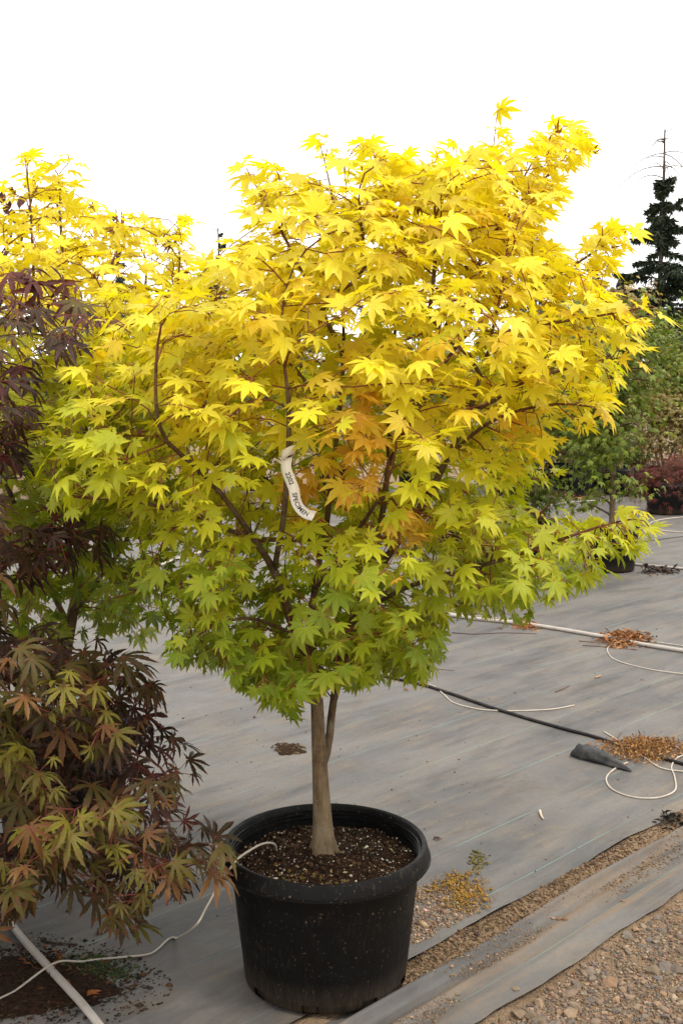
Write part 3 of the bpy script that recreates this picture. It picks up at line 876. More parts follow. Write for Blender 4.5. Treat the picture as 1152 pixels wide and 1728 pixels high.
# ------------------------------------------------------------------ the yellow maple in the big pot
def mk_limbs(spec):
    return [[np.array(aY(*q)) for q in L] for L in spec]
YT = 2.886
MAIN = [
    [(545, 1470, 2.88), (545, 1432, 2.88), (543, 1380, 2.88), (539, 1300, 2.885), (536, 1230, 2.89), (534, 1170, 2.89), (527, 1110, 2.89), (522, 1060, 2.90), (530, 1000, 2.92), (545, 930, 2.95), (556, 840, 2.98), (570, 720, 3.0), (580, 600, 3.02), (575, 480, 3.03), (560, 380, 3.04)],
    [(552, 1296, 2.90), (556, 1240, 2.93), (562, 1180, 2.96), (580, 1110, 2.99), (605, 1010, 3.02), (640, 900, 3.06), (655, 780, 3.08), (660, 640, 3.10), (672, 500, 3.1), (690, 400, 3.1)],
    [(525, 1120, 2.89), (500, 1075, 2.82), (480, 1010, 2.74), (462, 960, 2.68), (425, 905, 2.62), (375, 835, 2.56), (320, 775, 2.50), (270, 738, 2.46), (262, 640, 2.42), (270, 540, 2.40)],
    [(462, 960, 2.68), (478, 880, 2.58), (484, 800, 2.52), (488, 720, 2.49), (484, 640, 2.46), (470, 560, 2.46)],
    [(400, 905, 2.66), (340, 870, 2.62), (280, 858, 2.58), (200, 838, 2.55), (120, 842, 2.52), (70, 800, 2.52)],
    [(605, 1010, 3.02), (660, 930, 2.92), (720, 840, 2.80), (750, 780, 2.74), (790, 700, 2.68), (830, 560, 2.62), (850, 470, 2.60)],
    [(750, 780, 2.74), (810, 720, 2.70), (880, 690, 2.66), (960, 680, 2.64), (1015, 690, 2.62)],
    [(560, 1120, 2.96), (620, 1030, 2.88), (700, 985, 2.80), (790, 960, 2.72), (880, 935, 2.66), (960, 905, 2.62), (1040, 880, 2.60), (1095, 868, 2.58)],
    [(530, 1000, 2.92), (600, 900, 2.70), (640, 840, 2.58), (660, 800, 2.50)],
    [(655, 780, 3.08), (720, 660, 3.0), (790, 560, 2.95), (880, 500, 2.9), (980, 440, 2.86), (1055, 388, 2.84)],
    [(655, 780, 3.08), (730, 600, 3.15), (790, 480, 3.15), (850, 370, 3.12), (930, 290, 3.10), (1000, 210, 3.08)],
    [(790, 480, 3.15), (810, 380, 3.12), (828, 280, 3.10), (838, 190, 3.09)],
    [(580, 600, 3.02), (520, 480, 2.95), (470, 380, 2.9), (430, 310, 2.88), (404, 262, 2.88)],
    [(570, 720, 3.0), (480, 600, 3.15), (400, 520, 3.2), (340, 470, 3.2)],
    [(830, 560, 2.62), (930, 545, 2.56), (1040, 528, 2.52), (1140, 508, 2.50)],
    [(790, 700, 2.9), (900, 640, 3.0), (1000, 610, 3.0), (1095, 602, 2.98)],
    [(545, 930, 2.95), (470, 830, 3.15), (380, 760, 3.3), (300, 680, 3.35), (230, 600, 3.3)],
    [(500, 1075, 2.82), (420, 1040, 2.72), (350, 1060, 2.66), (310, 1090, 2.64)],
    [(425, 905, 2.9), (340, 960, 2.95), (250, 990, 2.95), (200, 1010, 2.95)],
    [(600, 1030, 2.9), (660, 1050, 2.72), (700, 1100, 2.66)],
    [(640, 900, 3.06), (740, 900, 3.25), (820, 860, 3.35), (880, 800, 3.4)],
    [(575, 480, 3.03), (562, 340, 3.0), (545, 262, 2.98), (531, 215, 2.98)],
    [(690, 400, 3.1), (645, 310, 3.08), (624, 233, 3.08)],
    [(850, 370, 3.12), (890, 285, 3.05), (940, 207, 3.02)],
    [(790, 480, 3.15), (774, 340, 3.1), (769, 240, 3.1)],
    [(470, 380, 2.9), (474, 310, 2.92), (470, 258, 2.92)],
    [(620, 480, 2.8), (610, 380, 2.78), (600, 300, 2.78)],
    [(720, 560, 2.75), (735, 430, 2.72), (730, 330, 2.72)],
]
POLY = [(530, 212), (560, 250), (625, 228), (660, 258), (700, 262), (740, 262), (770, 236), (800, 290), (820, 205), (835, 180), (862, 190), (850, 260), (880, 270), (900, 225), (945, 203), (960, 240), (1000, 200), (1016, 216), (960, 280), (948, 325),
        (920, 370), (920, 410), (960, 420), (1010, 378), (1062, 372), (1070, 412), (1020, 460), (1000, 500), (1080, 512), (1148, 502), (1145, 530), (1085, 552), (1060, 580), (1108, 600), (1095, 622), (1040, 635), (1035, 690), (985, 725), (905, 755), (930, 770), (1000, 772), (960, 800), (900, 815), (880, 870),
        (960, 860), (1060, 842), (1118, 850), (1100, 910), (1030, 960), (985, 995), (900, 1010), (885, 1045), (800, 1040), (750, 1060), (735, 1130), (690, 1150), (640, 1145), (600, 1175), (560, 1150), (535, 1190), (500, 1218), (445, 1185), (370, 1130), (290, 1110), (290, 1060), (210, 1040), (170, 985), (240, 935), (200, 890), (90, 860), (60, 800), (70, 740), (100, 660), (140, 560), (165, 495), (250, 500), (300, 490), (340, 440), (370, 415), (420, 390), (420, 330), (398, 258), (430, 280), (470, 255), (500, 290), (540, 300), (560, 325), (575, 300), (545, 250)]
def lines_attr(rg, limbs, frac, spread):
    A = []
    for L in limbs:
        P = catmull(L, 8); P = P[int(len(P) * (1 - frac)):]
        A.append(P + rg.normal(0, spread, P.shape))
    return np.concatenate(A)
def build_main():
    rg = np.random.RandomState(3)
    root = empty('maple_tree', (POT[0], POT[1], 0.31), 'bright yellow green maple tree growing in the big foreground pot', 'tree')
    limbs = mk_limbs(MAIN)
    att = np.concatenate([sprays(rg, POLY, 2.92, 0.60, 700, 7, 0.055, reach=260, margin=20), sprays(rg, [q for q in POLY if q[1] < 520] + [(900, 520), (350, 520)], 2.95, 0.45, 130, 7, 0.055, reach=150, margin=24), lines_attr(rg, limbs[2:], 0.45, 0.025)])
    low = [(870, 900), (1000, 862), (1110, 848), (1112, 900), (1030, 950), (980, 990), (890, 1010), (800, 1035), (790, 960)]
    skirt = [(300, 1060), (440, 1060), (560, 1070), (735, 1070), (722, 1140), (640, 1145), (600, 1172), (560, 1150), (530, 1192), (495, 1214), (440, 1182), (370, 1128), (300, 1105)]
    att = np.concatenate([att, sprays(rg, skirt, 2.78, 0.22, 75, 6, 0.05, reach=50), sprays(rg, low, 2.66, 0.16, 42, 6, 0.05, reach=60), sprays(rg, [(990, 530), (1080, 512), (1148, 502), (1145, 530), (1060, 565)], 2.55, 0.08, 9, 6, 0.04, reach=40),
                          sprays(rg, [(860, 330), (930, 250), (1000, 200), (1016, 216), (960, 285), (900, 350)], 3.09, 0.06, 12, 5, 0.04, reach=40), sprays(rg, [(940, 430), (1062, 372), (1070, 412), (980, 480)], 2.86, 0.08, 12, 5, 0.04, reach=40)])
    px, py, dep = proj(att)
    # open the lower middle: bare stem, few leaves below the first forks
    att = att[~((py > 1090) & (np.abs(px - 540) < 120) & (rg.rand(len(att)) < 0.12))]
    pos, par, frac = grow(rg, limbs, att)
    kids, rad, cnt, far = tree_stats(pos, par, 0.00135, 2.35)
    rad = np.minimum(rad, 0.034); nfix = len(frac)
    # trunk thickness as in the photo: flared foot, gentle taper
    base = pos[0][2]
    ch0 = 0; i = 0; chain = [0]
    while kids[i]:
        nx = [k for k in kids[i] if k < nfix]
        if not nx: break
        i = min(nx); chain.append(i)
        if pos[i][2] > 0.9: break
    for i in chain:
        h = pos[i][2] - base
        rad[i] = np.interp(h, [0, 0.05, 0.075, 0.10, 0.14, 0.20, 0.30, 0.42, 0.6], [0.046, 0.041, 0.031, 0.027, 0.0245, 0.0225, 0.0195, 0.0165, 0.0145])
    for i in range(nfix):
        if i not in chain: rad[i] = min(rad[i], (0.0120 if pos[i][2] > 0.78 else 0.0085) * (1 - frac[i]) + 0.0026)
    center = np.array([POT[0] + 0.05, POT[1] + 0.1, 1.35])
    P, N, Yx, S, B, ID = leaf_sites(rg, pos, par, kids, cnt, far, rad, center, 8, 1.0, 4, 0.030, 0.046, out_w=0.95, nrm_rand=0.45, ow_hi=0.40)
    yn = Yx / np.linalg.norm(Yx, axis=1)[:, None]
    tx, ty, _ = proj(P + yn * S[:, None] * 0.45)
    S = S * np.interp(P[:, 2], [1.2, 1.6], [1.0, 1.14])
    inside = in_poly(tx, ty, POLY) | (edge_dist(tx, ty, POLY) < 10)
    nx, ny, _ = proj(pos)
    stray = ~in_poly(nx, ny, POLY) & (edge_dist(nx, ny, POLY) > 12) & (np.arange(len(pos)) >= nfix)
    _, _, ndp = proj(pos)
    stray |= (np.arange(len(pos)) >= nfix) & (ndp < 2.53) & (np.abs(nx - np.interp(ny, [760, 800, 840, 875], [486, 492, 503, 522])) < 26) & (ny > 755) & (ny < 885)
    for i in range(len(pos)):
        if par[i] >= 0 and stray[par[i]]: stray[i] = True
    inside &= ~stray[ID]
    P, N, Yx, S, B, ID = [q[inside] for q in (P, N, Yx, S, B, ID)]
    px, py, dep = proj(P)
    ontag = (dep < 2.58) & (np.abs(px - np.interp(py, [760, 800, 840, 875], [486, 492, 503, 522])) < 42) & (py > 745) & (py < 885)
    lane = np.zeros(len(P), bool)
    for li, lo, hi, w in ((2, 0, 9, 22), (3, 1, 6, 18), (5, 1, 7, 18), (0, 0, 14, 16), (1, 0, 8, 16), (7, 1, 8, 12), (12, 0, 4, 10), (9, 0, 5, 12)):
        q = catmull(limbs[li][lo:hi], 8); qx, qy, qd = proj(q)
        for a, b, c in zip(qx, qy, qd): lane |= (np.hypot(px - a, py - b) < w) & (dep < c + 0.02)
    lane &= rg.rand(len(P)) < 0.72
    gap = (px > 850) & (px < 970) & (py > 808) & (py < 872) & (rg.rand(len(P)) < 0.6)
    keep = ~(gap | lane | ontag | (py > 1222) | ((py > 1165) & (px > 520) & (px < 600)))
    P, N, Yx, S, B, ID, px, py, dep = [a[keep] for a in (P, N, Yx, S, B, ID, px, py, dep)]
    tw = branch_meshes(root, pos, par, prune(par, kids, ID), rad, 22)
    n = len(P)
    # leaf colour: golden where the crown stands in full light, still green low down and inside
    nz = noise2(8)
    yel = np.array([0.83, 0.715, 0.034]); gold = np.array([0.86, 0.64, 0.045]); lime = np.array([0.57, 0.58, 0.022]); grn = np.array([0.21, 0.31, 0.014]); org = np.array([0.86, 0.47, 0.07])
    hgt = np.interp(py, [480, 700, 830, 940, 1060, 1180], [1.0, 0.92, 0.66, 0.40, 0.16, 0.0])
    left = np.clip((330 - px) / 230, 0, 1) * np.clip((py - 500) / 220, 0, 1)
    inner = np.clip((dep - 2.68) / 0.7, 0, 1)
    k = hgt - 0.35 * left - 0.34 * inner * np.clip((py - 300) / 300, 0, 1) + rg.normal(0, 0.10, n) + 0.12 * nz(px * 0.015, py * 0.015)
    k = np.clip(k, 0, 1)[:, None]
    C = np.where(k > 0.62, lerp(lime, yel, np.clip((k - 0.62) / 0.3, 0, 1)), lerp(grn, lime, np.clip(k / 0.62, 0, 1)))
    gm = (rg.rand(n) < 0.17)[:, None] & (k > 0.8)
    C = np.where(gm, gold, C)
    for cx, cy, rx, ry, pr in [(605, 720, 60, 60, .9), (560, 790, 75, 55, .75), (520, 840, 50, 40, .5), (690, 885, 40, 32, .95), (865, 715, 32, 22, .8), (640, 1000, 50, 30, .5), (620, 800, 60, 40, .45), (600, 240, 60, 40, .25)]:
        mk = (((px - cx) / rx) ** 2 + ((py - cy) / ry) ** 2 < 1) & (dep < 2.95) & (rg.rand(n) < pr)
        w = rg.uniform(0.45, 1.0, n)[:, None]
        C = np.where(mk[:, None], lerp(C, org, w), C)
    C = np.clip(C * rg.uniform(0.86, 1.12, (n, 1)), 0, 0.9)
    for a, b in zip(B, P): tw.tube(np.array([a, (a + b) / 2 + [0, 0, 0.003], b]), 0.0008, (0.34, 0.12, 0.04), 3, False)
    tag(link('twigs', tw.mesh('twigs'), M['twig'], root), kind='stuff')
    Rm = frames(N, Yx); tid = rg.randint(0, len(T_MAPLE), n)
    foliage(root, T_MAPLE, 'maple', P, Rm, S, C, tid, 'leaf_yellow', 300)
    # withered brown leaves caught near the shoot tips
    I = np.where((py < 900) & (rg.rand(n) < 0.5))[0]
    I = I[rg.permutation(len(I))[:70]]
    foliage(root, T_DEAD, 'dead', P[I] + rg.normal(0, .02, (len(I), 3)), frames(rg.normal(0, 1, (len(I), 3)), rg.normal(0, 1, (len(I), 3))), S[I] * 0.42,
            palette(rg, len(I), [(0.20, 0.07, 0.02), (0.13, 0.05, 0.02), (0.30, 0.12, 0.03)]), rg.randint(0, 3, len(I)), 'leaf_dark', 60, 'withered_leaf', 'withered_leaves')
    print('main tree: nodes', len(pos), 'leaves', n)
    return root
build_main()

# ------------------------------------------------------------------ second yellow maple, behind on the left
def build_left():
    rg = np.random.RandomState(14)
    root = empty('maple_tree', (P2[0], P2[1], 0.31), 'yellow maple tree behind the dark maple on the left', 'tree')
    Y = 3.84
    limbs = mk_limbs([
        [(98, 1262, Y), (105, 1180, Y), (112, 1090, Y), (124, 1030, Y), (140, 940, Y), (150, 820, Y), (140, 680, Y), (120, 540, Y), (105, 420, Y), (100, 280, Y)],
        [(124, 1040, Y), (160, 985, 3.75), (200, 935, 3.65), (240, 860, 3.6), (275, 740, 3.6), (290, 600, 3.65), (300, 480, 3.7), (312, 360, 3.72)],
        [(118, 1060, Y), (70, 960, 3.7), (20, 840, 3.6), (-20, 700, 3.5), (-30, 540, 3.5), (0, 420, 3.5)],
        [(150, 820, Y), (210, 680, 4.0), (240, 540, 4.1), (250, 420, 4.1)],
        [(140, 680, Y), (70, 560, 3.7), (55, 420, 3.7), (52, 340, 3.7), (42, 272, 3.7)],
        [(150, 820, Y), (120, 700, 3.5), (150, 600, 3.35), (180, 520, 3.3)],
        [(200, 935, 3.65), (250, 960, 3.5), (270, 1010, 3.45)],
    ])
    poly = [(-160, 420), (0, 350), (40, 265), (62, 300), (92, 262), (122, 268), (118, 335), (150, 345), (220, 365), (280, 372), (318, 345), (326, 365), (305, 410), (345, 440), (340, 520), (370, 620), (340, 760), (300, 860), (280, 960), (285, 1060), (200, 1085), (60, 1080), (-60, 1000), (-160, 860)]
    att = np.concatenate([sprays(rg, poly, Y, 0.62, 620, 7, 0.06, reach=230), lines_attr(rg, limbs[1:], 0.4, 0.03)])
    px, py, dep = proj(att)
    att = att[~((py > 870) & (rg.rand(len(att)) < 0.72))]
    pos, par, frac = grow(rg, limbs, att, step=0.055, kill=0.075)
    kids, rad, cnt, far = tree_stats(pos, par, 0.0015, 2.35)
    rad = np.minimum(rad, 0.030)
    for i in range(len(frac)): rad[i] = min(rad[i], 0.026 * (1 - frac[i]) + 0.003)
    P, N, Yx, S, B, ID = leaf_sites(rg, pos, par, kids, cnt, far, rad, np.array([P2[0], P2[1], 1.3]), 8, 0.92, 4, 0.036, 0.055, out_w=0.9, nrm_rand=0.45, ow_hi=0.45)
    px, py, dep = proj(P); inside = in_poly(px, py, poly) | (edge_dist(px, py, poly) < 12)
    P, N, Yx, S, B, ID, px, py, dep = [q[inside] for q in (P, N, Yx, S, B, ID, px, py, dep)]; n = len(P)
    tw = branch_meshes(root, pos, par, prune(par, kids, ID), rad, 10)
    yel = np.array([0.83, 0.69, 0.032]); lime = np.array([0.50, 0.51, 0.022]); grn = np.array([0.11, 0.18, 0.012])
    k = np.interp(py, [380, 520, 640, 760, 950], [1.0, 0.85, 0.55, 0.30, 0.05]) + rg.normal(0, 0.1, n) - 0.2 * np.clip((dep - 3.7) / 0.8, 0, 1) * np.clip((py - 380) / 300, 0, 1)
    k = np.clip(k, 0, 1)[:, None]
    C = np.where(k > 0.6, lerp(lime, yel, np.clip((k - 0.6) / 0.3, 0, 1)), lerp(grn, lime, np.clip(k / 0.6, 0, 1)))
    C = np.clip(C * rg.uniform(0.86, 1.12, (n, 1)), 0, 0.9)
    for a, b in zip(B, P): tw.tube(np.array([a, b]), 0.0009, (0.30, 0.12, 0.04), 3, False)
    tag(link('twigs', tw.mesh('twigs'), M['twig'], root), kind='stuff')
    foliage(root, T_MAPLE, 'maple', P, frames(N, Yx), S, C, rg.randint(0, len(T_MAPLE), n), 'leaf_yellow', 300)
    I = np.where(py < 520)[0]; I = I[rg.permutation(len(I))[:40]]
    foliage(root, T_DEAD, 'dead', P[I], frames(rg.normal(0, 1, (len(I), 3)), rg.normal(0, 1, (len(I), 3))), S[I] * 0.55,
            palette(rg, len(I), [(0.20, 0.07, 0.02), (0.13, 0.05, 0.02)]), rg.randint(0, 3, len(I)), 'leaf_dark', 40, 'withered_leaf', 'withered_leaves')
    print('left tree: nodes', len(pos), 'leaves', n)
build_left()

# ------------------------------------------------------------------ dark purple maple, front left
def build_dark():
    rg = np.random.RandomState(23)
    root = empty('maple_tree', (P3[0], P3[1], 0.31), 'dark purple and olive maple with toothed leaves at the left edge', 'tree')
    limbs = mk_limbs([
        [(-235, 1440, 3.0), (-228, 1340, 3.0), (-215, 1200, 3.0), (-190, 1060, 2.98), (-150, 900, 2.95), (-110, 740, 2.92), (-60, 620, 2.9), (0, 545, 2.88), (60, 505, 2.86), (120, 490, 2.86)],
        [(-220, 1250, 3.0), (-120, 1180, 2.9), (-20, 1140, 2.85), (80, 1120, 2.82), (170, 1130, 2.80), (225, 1150, 2.80)],
        [(-225, 1320, 3.0), (-120, 1260, 2.85), (-20, 1250, 2.75), (80, 1260, 2.72), (180, 1260, 2.70), (290, 1290, 2.72)],
        [(-225, 1330, 3.0), (-140, 1330, 2.85), (-30, 1340, 2.7), (60, 1360, 2.64), (150, 1390, 2.60), (250, 1440, 2.58), (320, 1470, 2.58)],
        [(-190, 1060, 2.98), (-90, 960, 2.9), (0, 920, 2.85), (90, 900, 2.82), (180, 890, 2.8)],
        [(-150, 900, 2.95), (-60, 800, 2.85), (10, 740, 2.8), (60, 700, 2.78)],
        [(-20, 1340, 2.7), (60, 1420, 2.60), (140, 1480, 2.54), (200, 1530, 2.52)],
        [(-140, 1330, 2.85), (-60, 1400, 2.6), (0, 1460, 2.5), (40, 1500, 2.46)],
    ])
    poly = [(-220, 520), (0, 470), (60, 462), (140, 480), (165, 545), (110, 585), (60, 605), (40, 640), (80, 690), (55, 780), (35, 850), (110, 870), (205, 890), (150, 930), (60, 960), (20, 1010), (60, 1070), (150, 1085), (235, 1105), (255, 1160), (215, 1195), (255, 1230), (310, 1265), (315, 1305), (250, 1335), (310, 1385), (365, 1410), (345, 1490), (290, 1500), (245, 1575), (200, 1560), (150, 1500), (100, 1460), (40, 1480), (40, 1530), (0, 1560), (-220, 1540)]
    att = np.concatenate([sprays(rg, poly, 2.80, 0.30, 400, 6, 0.06, reach=120), sprays(rg, [q for q in poly if q[1] > 1060] + [(-100, 1060)], 2.74, 0.28, 130, 6, 0.06, reach=120), lines_attr(rg, limbs[1:], 0.75, 0.03)])
    qx, qy, qd = proj(att)
    att = att[~((qy > 590) & (qy < 1060) & (rg.rand(len(att)) < 0.55)) & ~((qy < 600) & (rg.rand(len(att)) < 0.3))]
    pos, par, frac = grow(rg, limbs, att, step=0.06, kill=0.085)
    kids, rad, cnt, far = tree_stats(pos, par, 0.0017, 2.3)
    rad = np.minimum(rad, 0.028)
    for i in range(len(frac)): rad[i] = min(rad[i], 0.016 * (1 - frac[i]) + 0.0025)
    colf = lambda r: bark_col(r) * np.array([0.55, 0.5, 0.6])
    P, N, Yx, S, B, ID = leaf_sites(rg, pos, par, kids, cnt, far, rad, np.array([P3[0] - 0.1, P3[1] + 0.2, 1.0]), 6, 0.8, 3, 0.045, 0.069, out_w=0.75, nrm_rand=0.45)
    px, py, dep = proj(P); inside = in_poly(px, py, poly) | (edge_dist(px, py, poly) < 15)
    P, N, Yx, S, B, ID, px, py, dep = [q[inside] for q in (P, N, Yx, S, B, ID, px, py, dep)]; n = len(P)
    tw = branch_meshes(root, pos, par, prune(par, kids, ID), rad, 8, colf=colf)
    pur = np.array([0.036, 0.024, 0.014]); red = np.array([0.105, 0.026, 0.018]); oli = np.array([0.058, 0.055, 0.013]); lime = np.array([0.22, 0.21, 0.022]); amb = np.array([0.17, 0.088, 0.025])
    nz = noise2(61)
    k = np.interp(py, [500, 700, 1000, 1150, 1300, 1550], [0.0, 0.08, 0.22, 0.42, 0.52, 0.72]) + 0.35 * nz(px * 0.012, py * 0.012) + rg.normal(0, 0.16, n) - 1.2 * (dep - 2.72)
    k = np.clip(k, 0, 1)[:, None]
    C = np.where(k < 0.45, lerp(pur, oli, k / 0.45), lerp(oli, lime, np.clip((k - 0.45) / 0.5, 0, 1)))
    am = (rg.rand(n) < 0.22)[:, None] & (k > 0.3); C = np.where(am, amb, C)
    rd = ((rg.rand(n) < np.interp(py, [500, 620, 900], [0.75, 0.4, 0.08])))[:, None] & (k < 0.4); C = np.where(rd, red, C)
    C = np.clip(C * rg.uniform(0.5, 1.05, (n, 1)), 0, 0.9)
    for a, b in zip(B, P): tw.tube(np.array([a, b]), 0.0011, (0.20, 0.04, 0.03), 4, False)
    tag(link('twigs', tw.mesh('twigs'), M['twig'], root), kind='stuff')
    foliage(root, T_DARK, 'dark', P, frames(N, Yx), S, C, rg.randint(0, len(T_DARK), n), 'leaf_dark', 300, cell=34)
    print('dark tree: nodes', len(pos), 'leaves', n)
build_dark()

# ------------------------------------------------------------------ plants further back
def bg_tree(name, label, px, base, Ypot, crown, cols, n, lsize, tmpl, key, single=0, pot_r=0.26, pot_h=0.36, stems=1, pot_label=None, cat='tree', seed=0, droop=0.5, group=None, trunk_r=0.02, mat='leaf_green', clump=0.115, lowfill=0.0, trunk_px=None):
    """potted tree: pot on the cloth, stem(s), limbs into each mass of the crown, leaves in clumps through it"""
    rg = np.random.RandomState(100 + seed)
    b = g(px, base); b[2] = gz(b) if b[1] < 30 else 0.01
    if pot_label: pot(b, pot_r, pot_h, pot_label, 'black nursery pots further back', detail=False, seed=seed)
    Y = b[1]
    root = empty(name, (b[0], b[1], b[2] + pot_h - 0.06), label, cat, group)
    tw = Geo(); foot = np.array([b[0], b[1], b[2] + pot_h - 0.08])
    cents = []
    for cx, cy, rx, ry in crown:
        cents.append((aY(cx, cy, Y), rx / FPX * Y, ry / FPX * Y))
    top = max(c[0][2] for c in cents)
    # clump centres
    w = np.array([c[1] * c[2] for c in cents]); w = w / w.sum()
    nc = max(20, n // 40)
    CP = []
    for k in rg.choice(len(cents), nc, p=w):
        c, rx, rz = cents[k]
        v = rg.normal(0, 1, 3); v /= np.linalg.norm(v); v *= rg.uniform(0.25, 1.0) ** 0.45
        CP.append(c + v * np.array([rx, min(rx, 0.9 * max(rx, rz)), rz]))
    CP = np.array(CP)
    mains = []
    for s in range(stems):
        tgt = cents[s % len(cents)][0] if stems > 1 else np.array([np.mean([c[0][0] for c in cents]), Y, top])
        off = rg.normal(0, 0.03, 3) * (stems > 1)
        L = [foot + off * [1, 1, 0], lerp(foot, tgt, 0.3) + rg.normal(0, .03, 3) * [1, 1, 0], lerp(foot, tgt, 0.65) + rg.normal(0, .04, 3) * [1, 1, 0], tgt]
        P = catmull(L, 6); r = np.linspace(trunk_r, trunk_r * 0.25, len(P))
        G = Geo(); G.tube(P, r, bark_col(r * 0.9), 8); link('trunk', G.mesh('trunk', True), M['bark'], root); mains.append(P)
    MP = np.concatenate(mains)
    for c in CP:
        lo = MP[MP[:, 2] < c[2] + 0.02]
        if len(lo) == 0: lo = MP[:2]
        d = np.linalg.norm(lo - c, axis=1) + 0.8 * np.abs(lo[:, 2] - (c[2] - 0.35 * np.linalg.norm(lo[:, :2] - c[:2], axis=1)))
        a = lo[d.argmin()]
        mid = lerp(a, c, 0.5) + [0, 0, 0.04] + rg.normal(0, .02, 3)
        tw.tube(catmull([a, mid, c], 4), np.linspace(trunk_r * 0.35, trunk_r * 0.1, 9), (0.10, 0.065, 0.035), 4, False)
    tag(link('branches', tw.mesh('branches'), M['twig'], root), kind='stuff')
    per = n // nc + 1
    sz = clump
    P = (CP[:, None] + rg.normal(0, 1, (nc, per, 3)) * np.array([sz, sz, sz * 0.5])).reshape(-1, 3)
    P = P[P[:, 2] > b[2] + 0.05]
    m = len(P); cen = np.mean([c[0] for c in cents], axis=0)
    o = P - cen; o[:, 2] *= 0.3; o /= np.linalg.norm(o, axis=1)[:, None] + 1e-6
    N = np.array([0, 0, 1.0]) + 0.7 * o + rg.normal(0, 0.4, (m, 3))
    Yx = o + np.array([0, 0, -droop]) + rg.normal(0, 0.4, (m, 3))
    cl_id = np.repeat(np.arange(nc), per)[:m] if m == nc * per else rg.randint(0, nc, m)
    ck = rg.rand(nc); ci = np.clip(ck[cl_id] + rg.normal(0, 0.25, m), 0, 0.999)
    C = np.array(cols)[(ci * len(cols)).astype(int)] * rg.uniform(0.75, 1.25, (m, 1))
    foliage(root, tmpl, key, P, frames(N, Yx), lsize * rg.uniform(0.7, 1.25, m), C, rg.randint(0, len(tmpl), m), mat, single, cell=16)
    return root
GRN = [(0.10, 0.16, 0.020), (0.14, 0.21, 0.025), (0.18, 0.23, 0.028), (0.06, 0.10, 0.016)]
OLV = [(0.28, 0.23, 0.085), (0.36, 0.29, 0.12), (0.20, 0.175, 0.055), (0.30, 0.19, 0.08)]
RED = [(0.11, 0.014, 0.024), (0.16, 0.022, 0.032), (0.065, 0.012, 0.018)]
LIM = [(0.20, 0.23, 0.04), (0.26, 0.26, 0.05), (0.14, 0.18, 0.03)]
PAL = [(0.24, 0.23, 0.09), (0.30, 0.26, 0.11), (0.18, 0.19, 0.06), (0.32, 0.20, 0.09)]
bg_tree('maple_tree', 'tall green maple in the black pot behind the low right branch', 1030, 963, 0, [(1075, 560, 50, 45), (1052, 640, 62, 58), (1005, 700, 50, 56), (1042, 725, 40, 38), (1005, 780, 30, 42), (1046, 822, 28, 18), (990, 845, 26, 17)],
        GRN + [(0.16, 0.20, 0.03)], 3000, 0.048, T_SMALL, 'small', 200, 0.245, 0.37, pot_label='black pot standing behind the low right branch of the yellow maple', seed=1, trunk_r=0.03)
bg_tree('maple_tree', 'slim green maple with a bare stem left of the tall green one', 893, 948, 0, [(900, 620, 60, 60), (905, 720, 60, 50), (880, 790, 50, 45), (915, 830, 40, 35), (885, 850, 40, 25)],
        GRN, 2200, 0.046, T_SMALL, 'small', 120, 0.24, 0.36, pot_label='black pot under the slim green maple, mostly behind yellow leaves', seed=2, trunk_r=0.028)
bg_tree('shrub', 'sparse pale shrub in the black pot just right of the yellow crown', 815, 1000, 0, [(815, 860, 50, 50), (780, 890, 40, 30), (840, 900, 40, 35)],
        PAL + LIM, 420, 0.040, T_SMALL, 'small', 80, 0.26, 0.36, stems=3, pot_label='black pot peeping out below the yellow leaves at the right', seed=3, cat='shrub', trunk_r=0.010)
bg_tree('shrub', 'pale lacy shrub glimpsed between the yellow branches', 762, 918, 0, [(760, 830, 60, 40), (740, 850, 40, 30)],
        PAL, 900, 0.040, T_LACE, 'lace', 60, 0.25, 0.33, stems=3, pot_label='black pot of the pale lacy shrub between the branches', seed=4, cat='shrub', trunk_r=0.012)
bg_tree('maple_tree', 'domed olive maple at the right edge above the red one', 1118, 832, 0, [(1112, 712, 56, 46), (1150, 700, 60, 50), (1085, 735, 30, 25), (1170, 740, 60, 35)],
        OLV, 4200, 0.045, T_SMALL, 'small', 40, 0.30, 0.36, stems=4, pot_label='wide black pot under the domed olive maple', seed=5, trunk_r=0.025, droop=0.9)
bg_tree('maple_tree', 'dark red weeping laceleaf maple at the right edge', 1122, 868, 0, [(1120, 795, 42, 25), (1150, 810, 40, 40), (1100, 825, 22, 22), (1135, 850, 30, 20)],
        RED, 2600, 0.055, T_LACE, 'lace', 60, 0.27, 0.38, stems=2, pot_label='grey black pot with the red laceleaf maple', seed=6, trunk_r=0.018, droop=1.6)
k = 7
